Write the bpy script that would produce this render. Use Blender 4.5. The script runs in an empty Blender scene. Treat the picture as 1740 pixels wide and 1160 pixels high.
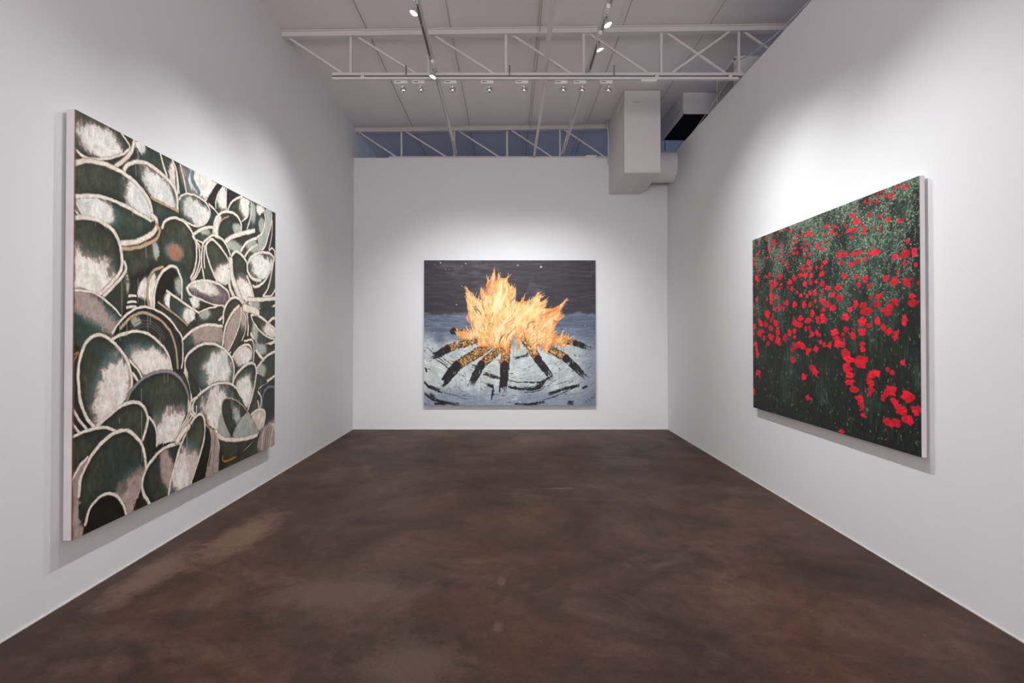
import bpy, bmesh, math, random
import numpy as np
from mathutils import Vector, Matrix, Euler
C = bpy.context.scene.collection
PI = math.pi
random.seed(4)

# ------------------------------------------------------------------ helpers
def tag(o, label=None, cat=None, group=None, kind=None):
    if label: o['label'] = label
    if cat: o['category'] = cat
    if group: o['group'] = group
    if kind: o['kind'] = kind
    return o

def empty(name, loc, label, cat, group=None):
    o = bpy.data.objects.new(name, None)
    o.empty_display_size = .1
    o.location = loc
    C.objects.link(o)
    return tag(o, label, cat, group)

def obj(name, bm, m, parent=None, smooth=False, bevel=0.0):
    me = bpy.data.meshes.new(name)
    bmesh.ops.recalc_face_normals(bm, faces=bm.faces)
    bm.to_mesh(me); bm.free()
    for mm in (m if isinstance(m, (list, tuple)) else [m]): me.materials.append(mm)
    if smooth:
        for p in me.polygons: p.use_smooth = True
    o = bpy.data.objects.new(name, me)
    C.objects.link(o)
    if parent is not None:
        o.parent = parent
        # geometry is written in world coordinates: shift it to the parent's space
        off = Vector((0,0,0)); p = parent
        while p is not None: off += p.location; p = p.parent
        me.transform(Matrix.Translation(-off))
    if bevel:
        md = o.modifiers.new('bevel', 'BEVEL'); md.width = bevel; md.segments = 2; md.limit_method = 'ANGLE'
    return o

def setorigin(o, loc):
    """put a top-level mesh's origin at loc without moving its shape"""
    o.data.transform(Matrix.Translation(-Vector(loc))); o.location = loc
    return o

def box(bm, x0, x1, y0, y1, z0, z1):
    v = [bm.verts.new(p) for p in ((x0,y0,z0),(x1,y0,z0),(x1,y1,z0),(x0,y1,z0),(x0,y0,z1),(x1,y0,z1),(x1,y1,z1),(x0,y1,z1))]
    for f in ((0,3,2,1),(4,5,6,7),(0,1,5,4),(1,2,6,5),(2,3,7,6),(3,0,4,7)): bm.faces.new([v[i] for i in f])
    return bm

def bar(bm, a, b, w, h, up=(0,0,1)):
    """a rectangular bar from a to b, w across and h along 'up'"""
    a, b = Vector(a), Vector(b); d = (b-a).normalized(); u = Vector(up)
    s = d.cross(u).normalized(); u = s.cross(d).normalized()
    vs = []
    for p in (a, b):
        for i, j in ((-1,-1),(1,-1),(1,1),(-1,1)): vs.append(bm.verts.new(p + s*i*w/2 + u*j*h/2))
    for f in ((3,2,1,0),(4,5,6,7),(0,1,5,4),(1,2,6,5),(2,3,7,6),(3,0,4,7)): bm.faces.new([vs[i] for i in f])
    return bm

def tube(bm, pts, r, n=10):
    """round tube through points"""
    pts = [Vector(p) for p in pts]; rings = []
    prev = None
    for i, p in enumerate(pts):
        d = (pts[min(i+1, len(pts)-1)] - pts[max(i-1, 0)]).normalized()
        if prev is None:
            s = d.cross(Vector((0,0,1)));
            if s.length < 1e-3: s = Vector((1,0,0))
        else: s = prev - d*prev.dot(d)
        s.normalize(); prev = s; u = d.cross(s)
        rr = r[i] if isinstance(r, (list, tuple)) else r
        rings.append([bm.verts.new(p + (s*math.cos(2*PI*k/n) + u*math.sin(2*PI*k/n))*rr) for k in range(n)])
    for a, b in zip(rings, rings[1:]):
        for k in range(n): bm.faces.new((a[k], a[(k+1)%n], b[(k+1)%n], b[k]))
    bm.faces.new(rings[0][::-1]); bm.faces.new(rings[-1])
    return bm

def lathe(bm, prof, origin, axis, n=20, cap=True):
    """profile [(r, h)] revolved about axis through origin"""
    o = Vector(origin); a = Vector(axis).normalized()
    s = a.cross(Vector((0,0,1)))
    if s.length < 1e-3: s = Vector((1,0,0))
    s.normalize(); u = a.cross(s); rings = []
    for r, h in prof:
        rings.append([bm.verts.new(o + a*h + (s*math.cos(2*PI*k/n) + u*math.sin(2*PI*k/n))*r) for k in range(n)])
    for p, q in zip(rings, rings[1:]):
        for k in range(n): bm.faces.new((p[k], p[(k+1)%n], q[(k+1)%n], q[k]))
    if cap: bm.faces.new(rings[0][::-1]); bm.faces.new(rings[-1])
    return bm

# ------------------------------------------------------------------ materials
def mat(name, col, rough=.6, metal=0, noise=0, nscale=8, bump=0, bscale=60, spec=.5, coat=0):
    m = bpy.data.materials.new(name); m.use_nodes = True
    nt = m.node_tree; b = nt.nodes['Principled BSDF']
    b.inputs['Base Color'].default_value = (*col, 1); b.inputs['Roughness'].default_value = rough
    b.inputs['Metallic'].default_value = metal; b.inputs['Specular IOR Level'].default_value = spec
    tc = nt.nodes.new('ShaderNodeTexCoord')
    n = nt.nodes.new('ShaderNodeTexNoise'); n.inputs['Scale'].default_value = nscale; n.inputs['Detail'].default_value = 5
    nt.links.new(tc.outputs['Object'], n.inputs['Vector'])
    r = nt.nodes.new('ShaderNodeMapRange'); r.inputs['To Min'].default_value = 1-noise; r.inputs['To Max'].default_value = 1+noise
    nt.links.new(n.outputs['Fac'], r.inputs['Value'])
    mx = nt.nodes.new('ShaderNodeVectorMath'); mx.operation = 'SCALE'; mx.inputs[0].default_value = col
    nt.links.new(r.outputs['Result'], mx.inputs['Scale']); nt.links.new(mx.outputs['Vector'], b.inputs['Base Color'])
    if bump:
        n2 = nt.nodes.new('ShaderNodeTexNoise'); n2.inputs['Scale'].default_value = bscale; n2.inputs['Detail'].default_value = 4
        nt.links.new(tc.outputs['Object'], n2.inputs['Vector'])
        bp = nt.nodes.new('ShaderNodeBump'); bp.inputs['Strength'].default_value = bump; bp.inputs['Distance'].default_value = .01
        nt.links.new(n2.outputs['Fac'], bp.inputs['Height']); nt.links.new(bp.outputs['Normal'], b.inputs['Normal'])
    return m

M_wall = mat('white wall paint', (.785,.795,.80), .75, noise=.02, nscale=1.5, bump=.06, bscale=90, spec=.25)
M_ceil = mat('white ceiling deck', (.84,.80,.79), .8, noise=.03, nscale=2, spec=.25)
M_steel = mat('white painted steel', (.67,.64,.63), .5, noise=.04, nscale=6)
M_seam = mat('deck seam joint', (.80,.76,.75), .8, noise=.05, nscale=6)
M_dark = mat('dark slot', (.03,.03,.035), .5)
M_slot = mat('grey track slot', (.16,.16,.16), .6)
M_gap = mat('dark joint', (.30,.27,.26), .8)  # plain darker grey for seam lines, grooves and panel joints
M_duct = mat('white painted duct board', (.72,.70,.69), .7, noise=.05, nscale=4, bump=.08, bscale=30)
M_chrome = mat('chrome', (.75,.76,.78), .12, metal=1)
M_white = mat('white plastic', (.80,.77,.76), .35)
M_black = mat('black filter mesh', (.010,.009,.009), 1.0, noise=.5, nscale=60, spec=.05)
M_metal = mat('grey metal rod', (.18,.18,.19), .4, metal=.6)
M_canvas = mat('raw canvas edge', (.66,.63,.62), .85, noise=.10, nscale=9, bump=.3, bscale=400)
M_cable = mat('tan cable', (.42,.30,.20), .6)
M_wcable = mat('pale cable', (.55,.52,.52), .6)

def emis(name, col, s):
    m = bpy.data.materials.new(name); m.use_nodes = True
    nt = m.node_tree; b = nt.nodes['Principled BSDF']
    b.inputs['Emission Color'].default_value = (*col, 1); b.inputs['Emission Strength'].default_value = s
    return m
M_lens = emis('glowing lamp lens', (1,.97,.93), 40)


def floor_material():
    m = bpy.data.materials.new('stained brown concrete'); m.use_nodes = True
    nt = m.node_tree; N = nt.nodes; L = nt.links; b = N['Principled BSDF']
    tc = N.new('ShaderNodeTexCoord')
    def noise(scale, detail, rough=.55, dist=0, sx=1, sy=1, off=0):
        mp = N.new('ShaderNodeMapping'); mp.inputs['Scale'].default_value = (sx, sy, 1); mp.inputs['Location'].default_value = (off, off*.7, 0)
        L.new(tc.outputs['Object'], mp.inputs['Vector'])
        n = N.new('ShaderNodeTexNoise'); n.inputs['Scale'].default_value = scale; n.inputs['Detail'].default_value = detail
        n.inputs['Roughness'].default_value = rough; n.inputs['Distortion'].default_value = dist
        L.new(mp.outputs['Vector'], n.inputs['Vector']); return n.outputs['Fac']
    def ramp(fac, stops):
        r = N.new('ShaderNodeValToRGB'); e = r.color_ramp.elements
        while len(e) < len(stops): e.new(.5)
        for el, (p, c) in zip(e, stops): el.position = p; el.color = (*c, 1)
        L.new(fac, r.inputs['Fac']); return r.outputs['Color']
    def mix(a, b_, fac, mode='MIX'):
        x = N.new('ShaderNodeMix'); x.data_type = 'RGBA'; x.blend_type = mode
        if isinstance(fac, float): x.inputs['Factor'].default_value = fac
        else: L.new(fac, x.inputs['Factor'])
        for s, v in ((6, a), (7, b_)):
            if isinstance(v, tuple): x.inputs[s].default_value = (*v, 1)
            else: L.new(v, x.inputs[s])
        return x.outputs[2]
    base = ramp(noise(1.0, 12, .70, .5), [(.32, (.030,.020,.016)), (.45, (.058,.038,.030)), (.55, (.090,.060,.047)), (.68, (.145,.108,.090))])
    red = ramp(noise(1.7, 6, .6, .4, off=7), [(.48, (0,0,0)), (.80, (.7,.7,.7))])
    c = mix(base, (.115,.056,.036), red)
    fine = ramp(noise(11, 10, .75, .2, off=3), [(.3, (.66,.66,.66)), (.7, (1.34,1.32,1.30))])
    c = mix(c, fine, 1.0, 'MULTIPLY')
    worn = ramp(noise(1.1, 10, .72, .8, off=19), [(.55, (0,0,0)), (.70, (.55,.55,.55))])
    c = mix(c, (.185,.150,.130), worn)
    dark = ramp(noise(1.4, 7, .6, 1.0, off=31), [(.60, (0,0,0)), (.72, (.7,.7,.7))])
    c = mix(c, (.042,.030,.026), dark)
    # scuffs: short pale scratches
    sc = ramp(noise(3.2, 9, .8, .1, 9, 1.2, off=11), [(.66, (0,0,0)), (.73, (.5,.5,.5))])
    c = mix(c, (.26,.23,.21), sc)
    spk = N.new('ShaderNodeTexVoronoi'); spk.inputs['Scale'].default_value = 5.5; L.new(tc.outputs['Object'], spk.inputs['Vector'])
    sp = ramp(spk.outputs['Distance'], [(.018, (.7,.7,.7)), (.03, (0,0,0))])
    c = mix(c, (.32,.29,.27), sp)
    # worn patches and stains with a place of their own
    for (x, y, rx, ry, col, amt) in FLOOR_MARKS:
        mp = N.new('ShaderNodeMapping'); mp.vector_type = 'POINT'
        mp.inputs['Location'].default_value = (-x/rx, -y/ry, 0); mp.inputs['Scale'].default_value = (1/rx, 1/ry, 0)
        nn = N.new('ShaderNodeTexNoise'); nn.inputs['Scale'].default_value = 5.5; nn.inputs['Detail'].default_value = 14; nn.inputs['Roughness'].default_value = .82
        L.new(tc.outputs['Object'], nn.inputs['Vector']); L.new(tc.outputs['Object'], mp.inputs['Vector'])
        ln = N.new('ShaderNodeVectorMath'); ln.operation = 'LENGTH'; L.new(mp.outputs['Vector'], ln.inputs[0])
        ad = N.new('ShaderNodeMath'); ad.operation = 'MULTIPLY_ADD'; ad.inputs[1].default_value = 2.4; L.new(nn.outputs['Fac'], ad.inputs[0]); L.new(ln.outputs['Value'], ad.inputs[2])
        mr = N.new('ShaderNodeMapRange'); mr.inputs['From Min'].default_value = 1.60; mr.inputs['From Max'].default_value = 2.2
        mr.inputs['To Min'].default_value = amt; mr.inputs['To Max'].default_value = 0; L.new(ad.outputs['Value'], mr.inputs['Value'])
        c = mix(c, col, mr.outputs['Result'])
    grit = ramp(noise(70, 6, .8, .1, 1, .8, off=9), [(.32, (.74,.74,.74)), (.68, (1.26,1.25,1.24))])
    c = mix(c, grit, 1.0, 'MULTIPLY')
    c = mix(c, (.70,.53,.44), 1.0, 'MULTIPLY')
    L.new(c, b.inputs['Base Color'])
    rr = N.new('ShaderNodeMapRange'); rr.inputs['To Min'].default_value = .36; rr.inputs['To Max'].default_value = .66
    L.new(noise(2.3, 8, .65, .5, off=5), rr.inputs['Value']); L.new(rr.outputs['Result'], b.inputs['Roughness'])
    b.inputs['Specular IOR Level'].default_value = .20
    bp = N.new('ShaderNodeBump'); bp.inputs['Strength'].default_value = .12; bp.inputs['Distance'].default_value = .01
    L.new(noise(18, 6, .6), bp.inputs['Height']); L.new(bp.outputs['Normal'], b.inputs['Normal'])
    return m
FLOOR_MARKS = [(-2.0,4.3,.22,.7,(.27,.215,.18),.7), (-2.25,3.6,.16,.6,(.28,.23,.20),.6), (-.95,3.35,.55,.35,(.19,.165,.145),.55), (-1.75,3.05,.20,.12,(.038,.026,.022),.6),
               (-2.0,2.75,.3,.14,(.038,.026,.022),.55), (-.45,2.6,.30,.30,(.20,.175,.155),.5), (.5,5.6,.20,.04,(.26,.24,.23),.6), (-.05,3.5,.03,.08,(.22,.20,.19),.5),
               (-.06,2.95,.03,.07,(.22,.20,.19),.5)]

# ------------------------------------------------------------------ the setting
XL, XR, YB, YF = -2.495, 2.52, 9.07, -4.2       # left wall, right wall, back wall, wall behind the visitor
HB, HR = 4.335, 4.30                            # the two free-standing partitions stop below the deck
XE, YE = 7.5, 13.0
def deck(x): return 4.84 + .013*(x - XL)
def struct(name, bm, m, **k):
    o = obj(name, bm, m, **k); o['kind'] = 'structure'; return o

struct('floor', box(bmesh.new(), XL-.2, XE+.2, YF-.2, YE+.2, -.2, 0), floor_material())
bm = bmesh.new()
v = [bm.verts.new(p) for p in ((XL-.2,YF-.2,deck(XL-.2)),(XE+.2,YF-.2,deck(XE+.2)),(XE+.2,YE+.2,deck(XE+.2)),(XL-.2,YE+.2,deck(XL-.2)))]
f = bm.faces.new(v); r = bmesh.ops.extrude_face_region(bm, geom=[f])
for g in r['geom']:
    if isinstance(g, bmesh.types.BMVert): g.co.z += .2
struct('ceiling', bm, M_ceil)
struct('wall_left', box(bmesh.new(), XL-.2, XL, YF-.2, YE+.2, 0, 5.2), M_wall)
struct('wall_right', box(bmesh.new(), XR, XR+.16, YF, YB+.16, 0, HR), M_wall, bevel=.004)
struct('wall_back', box(bmesh.new(), XL, XR, YB, YB+.16, 0, HB), M_wall, bevel=.004)
# outer shell of the building: rear room with a daylight window, side room; front window only added for fill
bm = bmesh.new()
for x0, x1, z0, z1 in ((XL,-1.9,0,5.2),(1.9,XE,0,5.2),(-1.9,1.9,0,.3),(-1.9,1.9,2.9,5.2)): box(bm, x0, x1, YF-.2, YF, z0, z1)
struct('wall_front', bm, M_wall)
struct('wall_far_back', box(bmesh.new(), XL, XE, YE, YE+.2, 0, 5.2), M_wall)
bm = bmesh.new()
for y0, y1, z0, z1 in ((YF,9.8,0,5.2),(12.6,YE,0,5.2),(9.8,12.6,0,1.0),(9.8,12.6,3.4,5.2)): box(bm, XE, XE+.2, y0, y1, z0, z1)
struct('wall_far_right', bm, M_wall)
def window(name, x0, x1, y0, y1, z0, z1, along):
    bm = bmesh.new(); t = .05
    if along == 'x':
        for a in (x0, (x0+x1)/2-t/2, x1-t): box(bm, a, a+t, y0, y1, z0, z1)
        for c in (z0, z1-t): box(bm, x0, x1, y0, y1, c, c+t)
    else:
        for a in (y0, (y0+y1)/2-t/2, y1-t): box(bm, x0, x1, a, a+t, z0, z1)
        for c in (z0, z1-t): box(bm, x0, x1, y0, y1, c, c+t)
    struct(name, bm, M_white)
window('added_window', -1.9, 1.9, YF-.12, YF-.06, .3, 2.9, 'x')  # unseen opening behind the camera, added to let in soft ambient light
window('window_2', XE+.06, XE+.12, 9.8, 12.6, 1.0, 3.4, 'y')
# joint strips of the ceiling deck, running front to back
n = 0
for x in (-2.55+0, -1.60, -.68, .27, 1.20, 2.15, 3.09, 4.04):
    if x < XL: continue
    n += 1
    bm = bmesh.new(); z = deck(x)
    box(bm, x-.035, x+.035, YF, YE, z-.005, z+.004)
    o = struct('trim_%d' % n, bm, M_seam)
    bm = bmesh.new(); box(bm, x+.035, x+.038, YF, YE, z-.009, z+.004); 
    n += 1; struct('trim_%d' % n, bm, M_gap)
# thin pale sealant line where the walls meet the floor; there is no baseboard
M_seal = mat('floor edge sealant', (.60,.57,.54), .7, noise=.3, nscale=12)
bm = bmesh.new(); box(bm, XL, XL+.008, YF, YB, 0, .006); struct('floor_edge_left', bm, M_seal)
bm = bmesh.new(); box(bm, XR-.008, XR, YF, YB, 0, .006); struct('floor_edge_right', bm, M_seal)
bm = bmesh.new(); box(bm, XL, XR, YB-.010, YB, 0, .006); struct('floor_edge_back', bm, M_seal)

# ------------------------------------------------------------------ roof trusses
def truss(y, label, x_end, cross, bc_end):
    t = empty('roof_truss', (0, y, 4.35), label, 'roof truss', 'white steel roof trusses')
    bm = bmesh.new(); zl, zr = deck(XL), deck(x_end)
    # top chord: two angles back to back, with a lip along the lower edge
    bar(bm, (XL, y, zl-.038), (x_end, y, zr-.038), .05, .076)
    bar(bm, (XL, y, zl-.070), (x_end, y, zr-.070), .085, .012)
    bar(bm, (XL, y, zl-.010), (x_end, y, zr-.010), .085, .012)
    obj('top_chord', bm, M_steel, t, bevel=.003)
    bm = bmesh.new()
    box(bm, -1.945, bc_end, y-.006, y+.006, 4.337, 4.377)
    box(bm, -1.945, bc_end, y-.035, y+.035, 4.337, 4.347)
    box(bm, -1.945, bc_end, y-.022, y+.022, 4.347, 4.377)
    obj('bottom_chord', bm, M_steel, t, bevel=.002)
    xs = [-1.744 + .852*k for k in range(9) if -1.744 + .852*k < x_end-.02]
    for x in xs: obj('web_post', bar(bmesh.new(), (x, y, 4.37), (x, y, deck(x)-.06), .026, .026, (1,0,0)), M_steel, t)
    ds = [(-2.43, -1.83)] + [(x+.07, x+.72) for x in xs[:-1]]
    for a, b in ds: obj('web_brace', bar(bmesh.new(), (a, y+.01, deck(a)-.07), (b, y+.01, 4.375), .020, .022), M_steel, t)
    if cross: obj('web_brace', bar(bmesh.new(), (2.42, y-.015, deck(2.42)-.07), (1.78, y-.015, 4.375), .020, .022), M_steel, t)
    return t
truss(6.22, 'white steel roof truss across the room carrying the row of small spotlights', 6.7, True, 2.9)
truss(9.15, 'white steel roof truss standing along the top of the back wall', 6.7, False, 2.5)

# ------------------------------------------------------------------ tracks, pipe and cables
def crosstrack():
    t = empty('lighting_track', (0, 6.18, 4.30), 'white crosswise lighting track fixed under the middle roof truss', 'lighting track')
    bm = bmesh.new(); x0, x1, y, w = -1.93, 2.49, 6.175, .018
    box(bm, x0, x1, y-w, y-w+.010, 4.283, 4.322); box(bm, x0, x1, y+w-.010, y+w, 4.283, 4.322); box(bm, x0, x1, y-w, y+w, 4.312, 4.322)
    obj('rail', bm, M_steel, t)
    obj('slot', box(bmesh.new(), x0+1.0, 1.42, y-w+.010, y+w-.010, 4.288, 4.312), M_dark, t)
    for x in (-1.60, 1.60, 2.40): obj('clip', box(bmesh.new(), x-.02, x+.02, y-.022, y+.022, 4.305, 4.34), M_steel, t)
    f = obj('power_feed', box(bmesh.new(), 1.43, 1.60, y-.02, y+.02, 4.262, 4.284), M_white, t, bevel=.003)
    for x in (-1.13, .0, 1.138):
        obj('hanger_rod', tube(bmesh.new(), [(x, y, 4.30), (x, y, 4.445)], .006, 8), M_metal, t)
        obj('hanger_nut', tube(bmesh.new(), [(x, y, 4.322), (x, y, 4.334)], .016, 6), M_chrome, t)
crosstrack()

def longtrack(pts, side, label):
    a, b = Vector(pts[0]), Vector(pts[-1])
    t = empty('lighting_track', tuple((a+b)/2), label, 'lighting track', 'lengthwise lighting tracks')
    def P(y, dz=0, dx=0): return a.lerp(b, (y-a.y)/(b.y-a.y)) + Vector((dx, 0, dz))
    bm = bmesh.new()                     # slotted steel strut lying on the truss chords
    bar(bm, P(a.y, .040), P(b.y, .040), .040, .004); 
    bar(bm, P(a.y, .020), P(b.y, .020), .040, .036)
    obj('strut', bm, M_steel, t)
    obj('strut_groove', bar(bmesh.new(), P(6.3, .0015, -.008), P(b.y-.85, .0015, -.008), .007, .003), M_gap, t)
    for k in range(9):
        y = b.y - .03 - .085*k
        obj('strut_hole', bar(bmesh.new(), P(y, .0015), P(y-.045, .0015), .014, .003), M_dark, t)
    bm = bmesh.new()
    for dx in (-.016, .016): bar(bm, P(2.7, -.012, dx + side*.004), P(6.12, -.012, dx + side*.004), .006, .030)
    bar(bm, P(2.7, -.004, side*.004), P(6.12, -.004, side*.004), .038, .010)
    obj('rail', bm, M_steel, t)
    # the live slot, seen where no cover strip is clipped in
    for y0, y1 in ((2.7, 4.0), (4.25, 4.62), (4.84, 5.20), (5.26, 5.78)) if side < 0 else ((2.7, 4.1), (4.2, 4.80), (5.03, 5.24), (5.45, 6.08)):
        obj('slot', bar(bmesh.new(), P(y0, -.014, side*.010), P(y1, -.014, side*.010), .009, .024), M_slot, t)
longtrack([(-.765, 2.7, 4.382), (-.861, 9.20, 4.382)], -1, 'white lengthwise lighting track on the left, over the side of the bowl painting')
longtrack([(.872, 2.7, 4.382), (.842, 9.20, 4.382)], 1, 'white lengthwise lighting track on the right, over the side of the poppy painting')

t = empty('bridging_bar', (.385, 6, 4.4), 'plain white steel bar lying over the trusses between the two lengthwise tracks', 'steel bar')
obj('bar', bar(bmesh.new(), (.355, 2.7, 4.40), (.389, 6.27, 4.40), .05, .045), M_steel, t, bevel=.003)
obj('bar', bar(bmesh.new(), (.392, 6.20, 4.29), (.393, 9.13, 4.375), .036, .036), M_steel, t, bevel=.003)
obj('end_plate', box(bmesh.new(), .365, .412, 6.185, 6.20, 4.378, 4.425), mat('rusty brown end', (.16,.11,.10), .7), t)

o = obj('ceiling_wire', tube(bmesh.new(), [(.33, 2, 4.85), (.325, 4.5, 4.85), (.322, 5.9, 4.80), (.335, 6.6, 4.84), (.33, 9.1, 4.82)], .004, 6), M_cable)
tag(o, 'thin tan wire running along the ceiling deck beside the plain steel bar', 'wire')
o = obj('electric_cable', tube(bmesh.new(), [(2.57, 4.0, 4.302), (2.56, 5.09, 4.372), (2.555, 5.44, 4.385), (2.56, 5.99, 4.475), (2.56, 6.28, 4.56), (2.55, 6.65, 4.47), (2.555, 7.31, 4.381), (2.57, 8.17, 4.324), (2.57, 8.8, 4.305)], .006, 6), M_wcable)
tag(o, 'loose grey cable looping along the top of the right wall', 'cable')

# ------------------------------------------------------------------ ducts
def ducts():
    d = empty('air_duct', (1.84, 8.45, 3.758), 'large square white air duct dropping from the ceiling at the back wall', 'air duct')
    x0, x1, y0, y1, z0 = 1.586, 2.088, 7.84, YB-.004, 3.758
    zt = deck(1.6)-.004
    obj('duct_casing', box(bmesh.new(), x0, x1, y0, y1, z0, zt), M_duct, d, bevel=.006)
    obj('bottom_panel', box(bmesh.new(), x0+.004, x1+.006, y0-.006, y1, z0-.014, z0-.001), M_duct, d, bevel=.003)
    obj('panel_joint', box(bmesh.new(), x0-.002, x0+.001, y0+.02, y0+.026, z0+.02, z0+.72), M_gap, d)
    obj('panel_joint', box(bmesh.new(), x0+.12, x0+.22, y0-.002, y0+.001, zt-.165, zt-.160), M_gap, d)
    bm = bmesh.new()
    bar(bm, (x0-.001, y0-.001, zt-.03), (x0-.001, y0+.004, zt-.16), .005, .006)
    bar(bm, (x0-.001, y0+.02, zt-.16), (x0-.001, y0+.34, zt-.22), .005, .005)
    obj('panel_joint', bm, M_gap, d)
    # the round branch duct into the corner
    c = empty('round_duct', (2.3, 8.69, 4.08), 'round white branch duct between the large square duct and the right wall', 'air duct')
    bm = bmesh.new(); n = 40; prof = []
    yc, zc, r = 8.70, 4.075, .235
    lathe(bm, [(r, 0), (r, .42)], (2.095, yc, zc), (1,0,0), n)
    obj('duct_pipe', bm, M_duct, c, smooth=False)
    bm = bmesh.new(); lathe(bm, [(r+.004, 0), (r+.004, .012)], (2.12, yc, zc), (1,0,0), n)
    obj('joint_band', bm, M_duct, c)
    # second box duct above the right wall, with a black filter below
    e = empty('air_duct', (2.8, 8.5, 4.60), 'small white ceiling duct with a black filter underneath above the right wall', 'air duct')
    x0, x1, y0, y1, z0 = 2.43, 3.05, 7.935, 9.06, 4.60
    zt = deck(x0)-.004
    obj('duct_casing', box(bmesh.new(), x0, x1, y0, y1, z0+.012, zt), M_duct, e, bevel=.005)
    bm = bmesh.new()
    for a in ((x0, x1, y0, y0+.022), (x0, x1, y1-.015, y1), (x0, x0+.015, y0, y1), (x1-.015, x1, y0, y1)): box(bm, *a, z0, z0+.014)
    obj('filter_frame', bm, M_duct, e)
    obj('filter', box(bmesh.new(), x0+.015, x1-.015, y0+.022, y1-.015, z0+.004, z0+.012), M_black, e)
    for s in (.10, .46, .80): obj('panel_joint', box(bmesh.new(), x0-.002, x0+.001, y0+s, y0+s+.22, z0+.10, z0+.105), M_gap, e)
    for x in (2.50,): obj('hanger_strap', box(bmesh.new(), x-.006, x+.006, 9.10, 9.12, 4.38, 4.85), M_metal, e)
    # louvred box further forward
    g = empty('ceiling_vent', (2.85, 6.85, 4.32), 'louvred grey vent box behind the top of the right wall near the middle truss', 'vent')
    x0, x1, y0, y1, z0, z1 = 2.63, 3.1, 6.62, 7.20, 4.305, 4.74
    obj('vent_casing', box(bmesh.new(), x0+.012, x1, y0, y1, z0, z1+.03), M_duct, g, bevel=.004)
    bm = bmesh.new(); w = .02
    for a in ((y0, y1, z0, z0+w), (y0, y1, z1-w, z1), (y0, y0+w, z0, z1), (y1-w, y1, z0, z1)): box(bm, x0, x0+.014, *a)
    obj('vent_frame', bm, M_steel, g)
    obj('vent_backing', box(bmesh.new(), x0+.009, x0+.013, y0+w, y1-w, z0+w, z1-w), mat('dark vent recess', (.07,.08,.08), .6), g)
    for k in range(12):
        y = y0+w+.022+k*.0435
        obj('slat', bar(bmesh.new(), (x0+.005, y, z0+w), (x0+.005, y, z1-w), .014, .008, (1,.6,0)), mat('vent slat', (.36,.38,.37), .5) if k == 0 else bpy.data.materials['vent slat'], g)
ducts()

# small junction box and conduit on top of the back wall
o = obj('junction_box', box(bmesh.new(), 1.22, 1.40, YB+.02, YB+.09, HB+.002, HB+.05), M_white, bevel=.006)
tag(o, 'small white electrical box on top of the back wall left of the large duct', 'electrical box')
pts = [(1.36, YB+.03, 4.362), (1.43, YB+.01, 4.35), (1.50, YB-.015, 4.352), (1.555, YB-.02, 4.33), (1.568, YB-.02, 4.28), (1.568, YB-.02, 4.22)]
o = obj('conduit', tube(bmesh.new(), pts, .010, 8), M_steel)
tag(o, 'white cord curling from the electrical box down the face of the back wall', 'cord')
o = obj('conduit', tube(bmesh.new(), [(1.545, 8.98, 4.87), (1.550, 8.985, 4.80), (1.573, 9.03, 4.70), (1.574, 9.04, 4.40), (1.574, 9.045, 4.24)], .011, 8), M_steel)
tag(o, 'white conduit dropping from the ceiling beside the large square duct', 'conduit')

# ------------------------------------------------------------------ track spotlights
def spotlight(bulb, target, zt, along, label, group, on=None, power=60, angle=60, blend=.6, col=(.975,.99,1), side=0, lamp=True):
    """bulb: centre of the lamp; zt: underside of its track"""
    bulb, target = Vector(bulb), Vector(target); d = (target-bulb).normalized()
    t = empty('track_spotlight', (bulb.x, bulb.y, zt), label, 'spotlight', group)
    a = Vector((1,0,0)) if along == 'x' else Vector((0,1,0)); c = Vector((bulb.x, bulb.y, zt-.020)) + a*side*.04
    ww = (.068, .017) if along == 'x' else (.017, .068)
    ad = obj('adapter', box(bmesh.new(), c.x-ww[0], c.x+ww[0], c.y-ww[1], c.y+ww[1], zt-.038, zt-.002), M_white, t, bevel=.003)
    if along == 'x':
        obj('adapter_vent', box(bmesh.new(), c.x-.055, c.x-.005, c.y-ww[1]-.001, c.y-ww[1]+.001, zt-.024, zt-.016), M_dark, ad)
    # chrome yoke: stem and a loop round the lamp
    back = bulb - d*.045
    s = d.cross(Vector((0,0,1))).normalized()
    bm = bmesh.new()
    tube(bm, [Vector((bulb.x, bulb.y, zt-.036)), Vector((bulb.x, bulb.y, zt-.058)) - d*.01, back + Vector((0,0,.020)), back], .0035, 6)
    lp = [bulb + s*(.040*math.cos(q)) + (Vector((0,0,1)))*(.034*math.sin(q)+.004) for q in [PI*k/10 for k in range(11)]]
    tube(bm, lp, .003, 6)
    lathe(bm, [(.011, 0), (.011, .018)], Vector((bulb.x, bulb.y, zt-.060)), (0,0,1), 12)
    obj('yoke', bm, M_chrome, t, smooth=True)
    bm = bmesh.new()
    lathe(bm, [(.008,-.046),(.011,-.040),(.013,-.030),(.020,-.026),(.029,-.016),(.0335,-.003),(.036,.004),(.036,.012),(.033,.012),(.033,.004)], bulb, d, 24)
    obj('reflector', bm, M_chrome, t, smooth=True)
    bm = bmesh.new(); lathe(bm, [(.033, .007), (.022, .0095), (.002, .0105)], bulb, d, 24)
    obj('lens', bm, M_lens, t)
    if lamp:
        l = bpy.data.lights.new('lamp_beam', 'SPOT'); l.energy = power; l.spot_size = math.radians(angle); l.spot_blend = blend
        l.color = col; l.shadow_soft_size = .028
        o = bpy.data.objects.new('lamp_beam', l); C.objects.link(o); o.parent = t
        o.location = bulb + d*.022 - t.location
        o.rotation_euler = d.to_track_quat('-Z', 'Y').to_euler()
    return t
P_BACK, P_SIDE, P_FILL, P_BLUE, EXPO = 60, 140, 212, 42, 0.39

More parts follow.
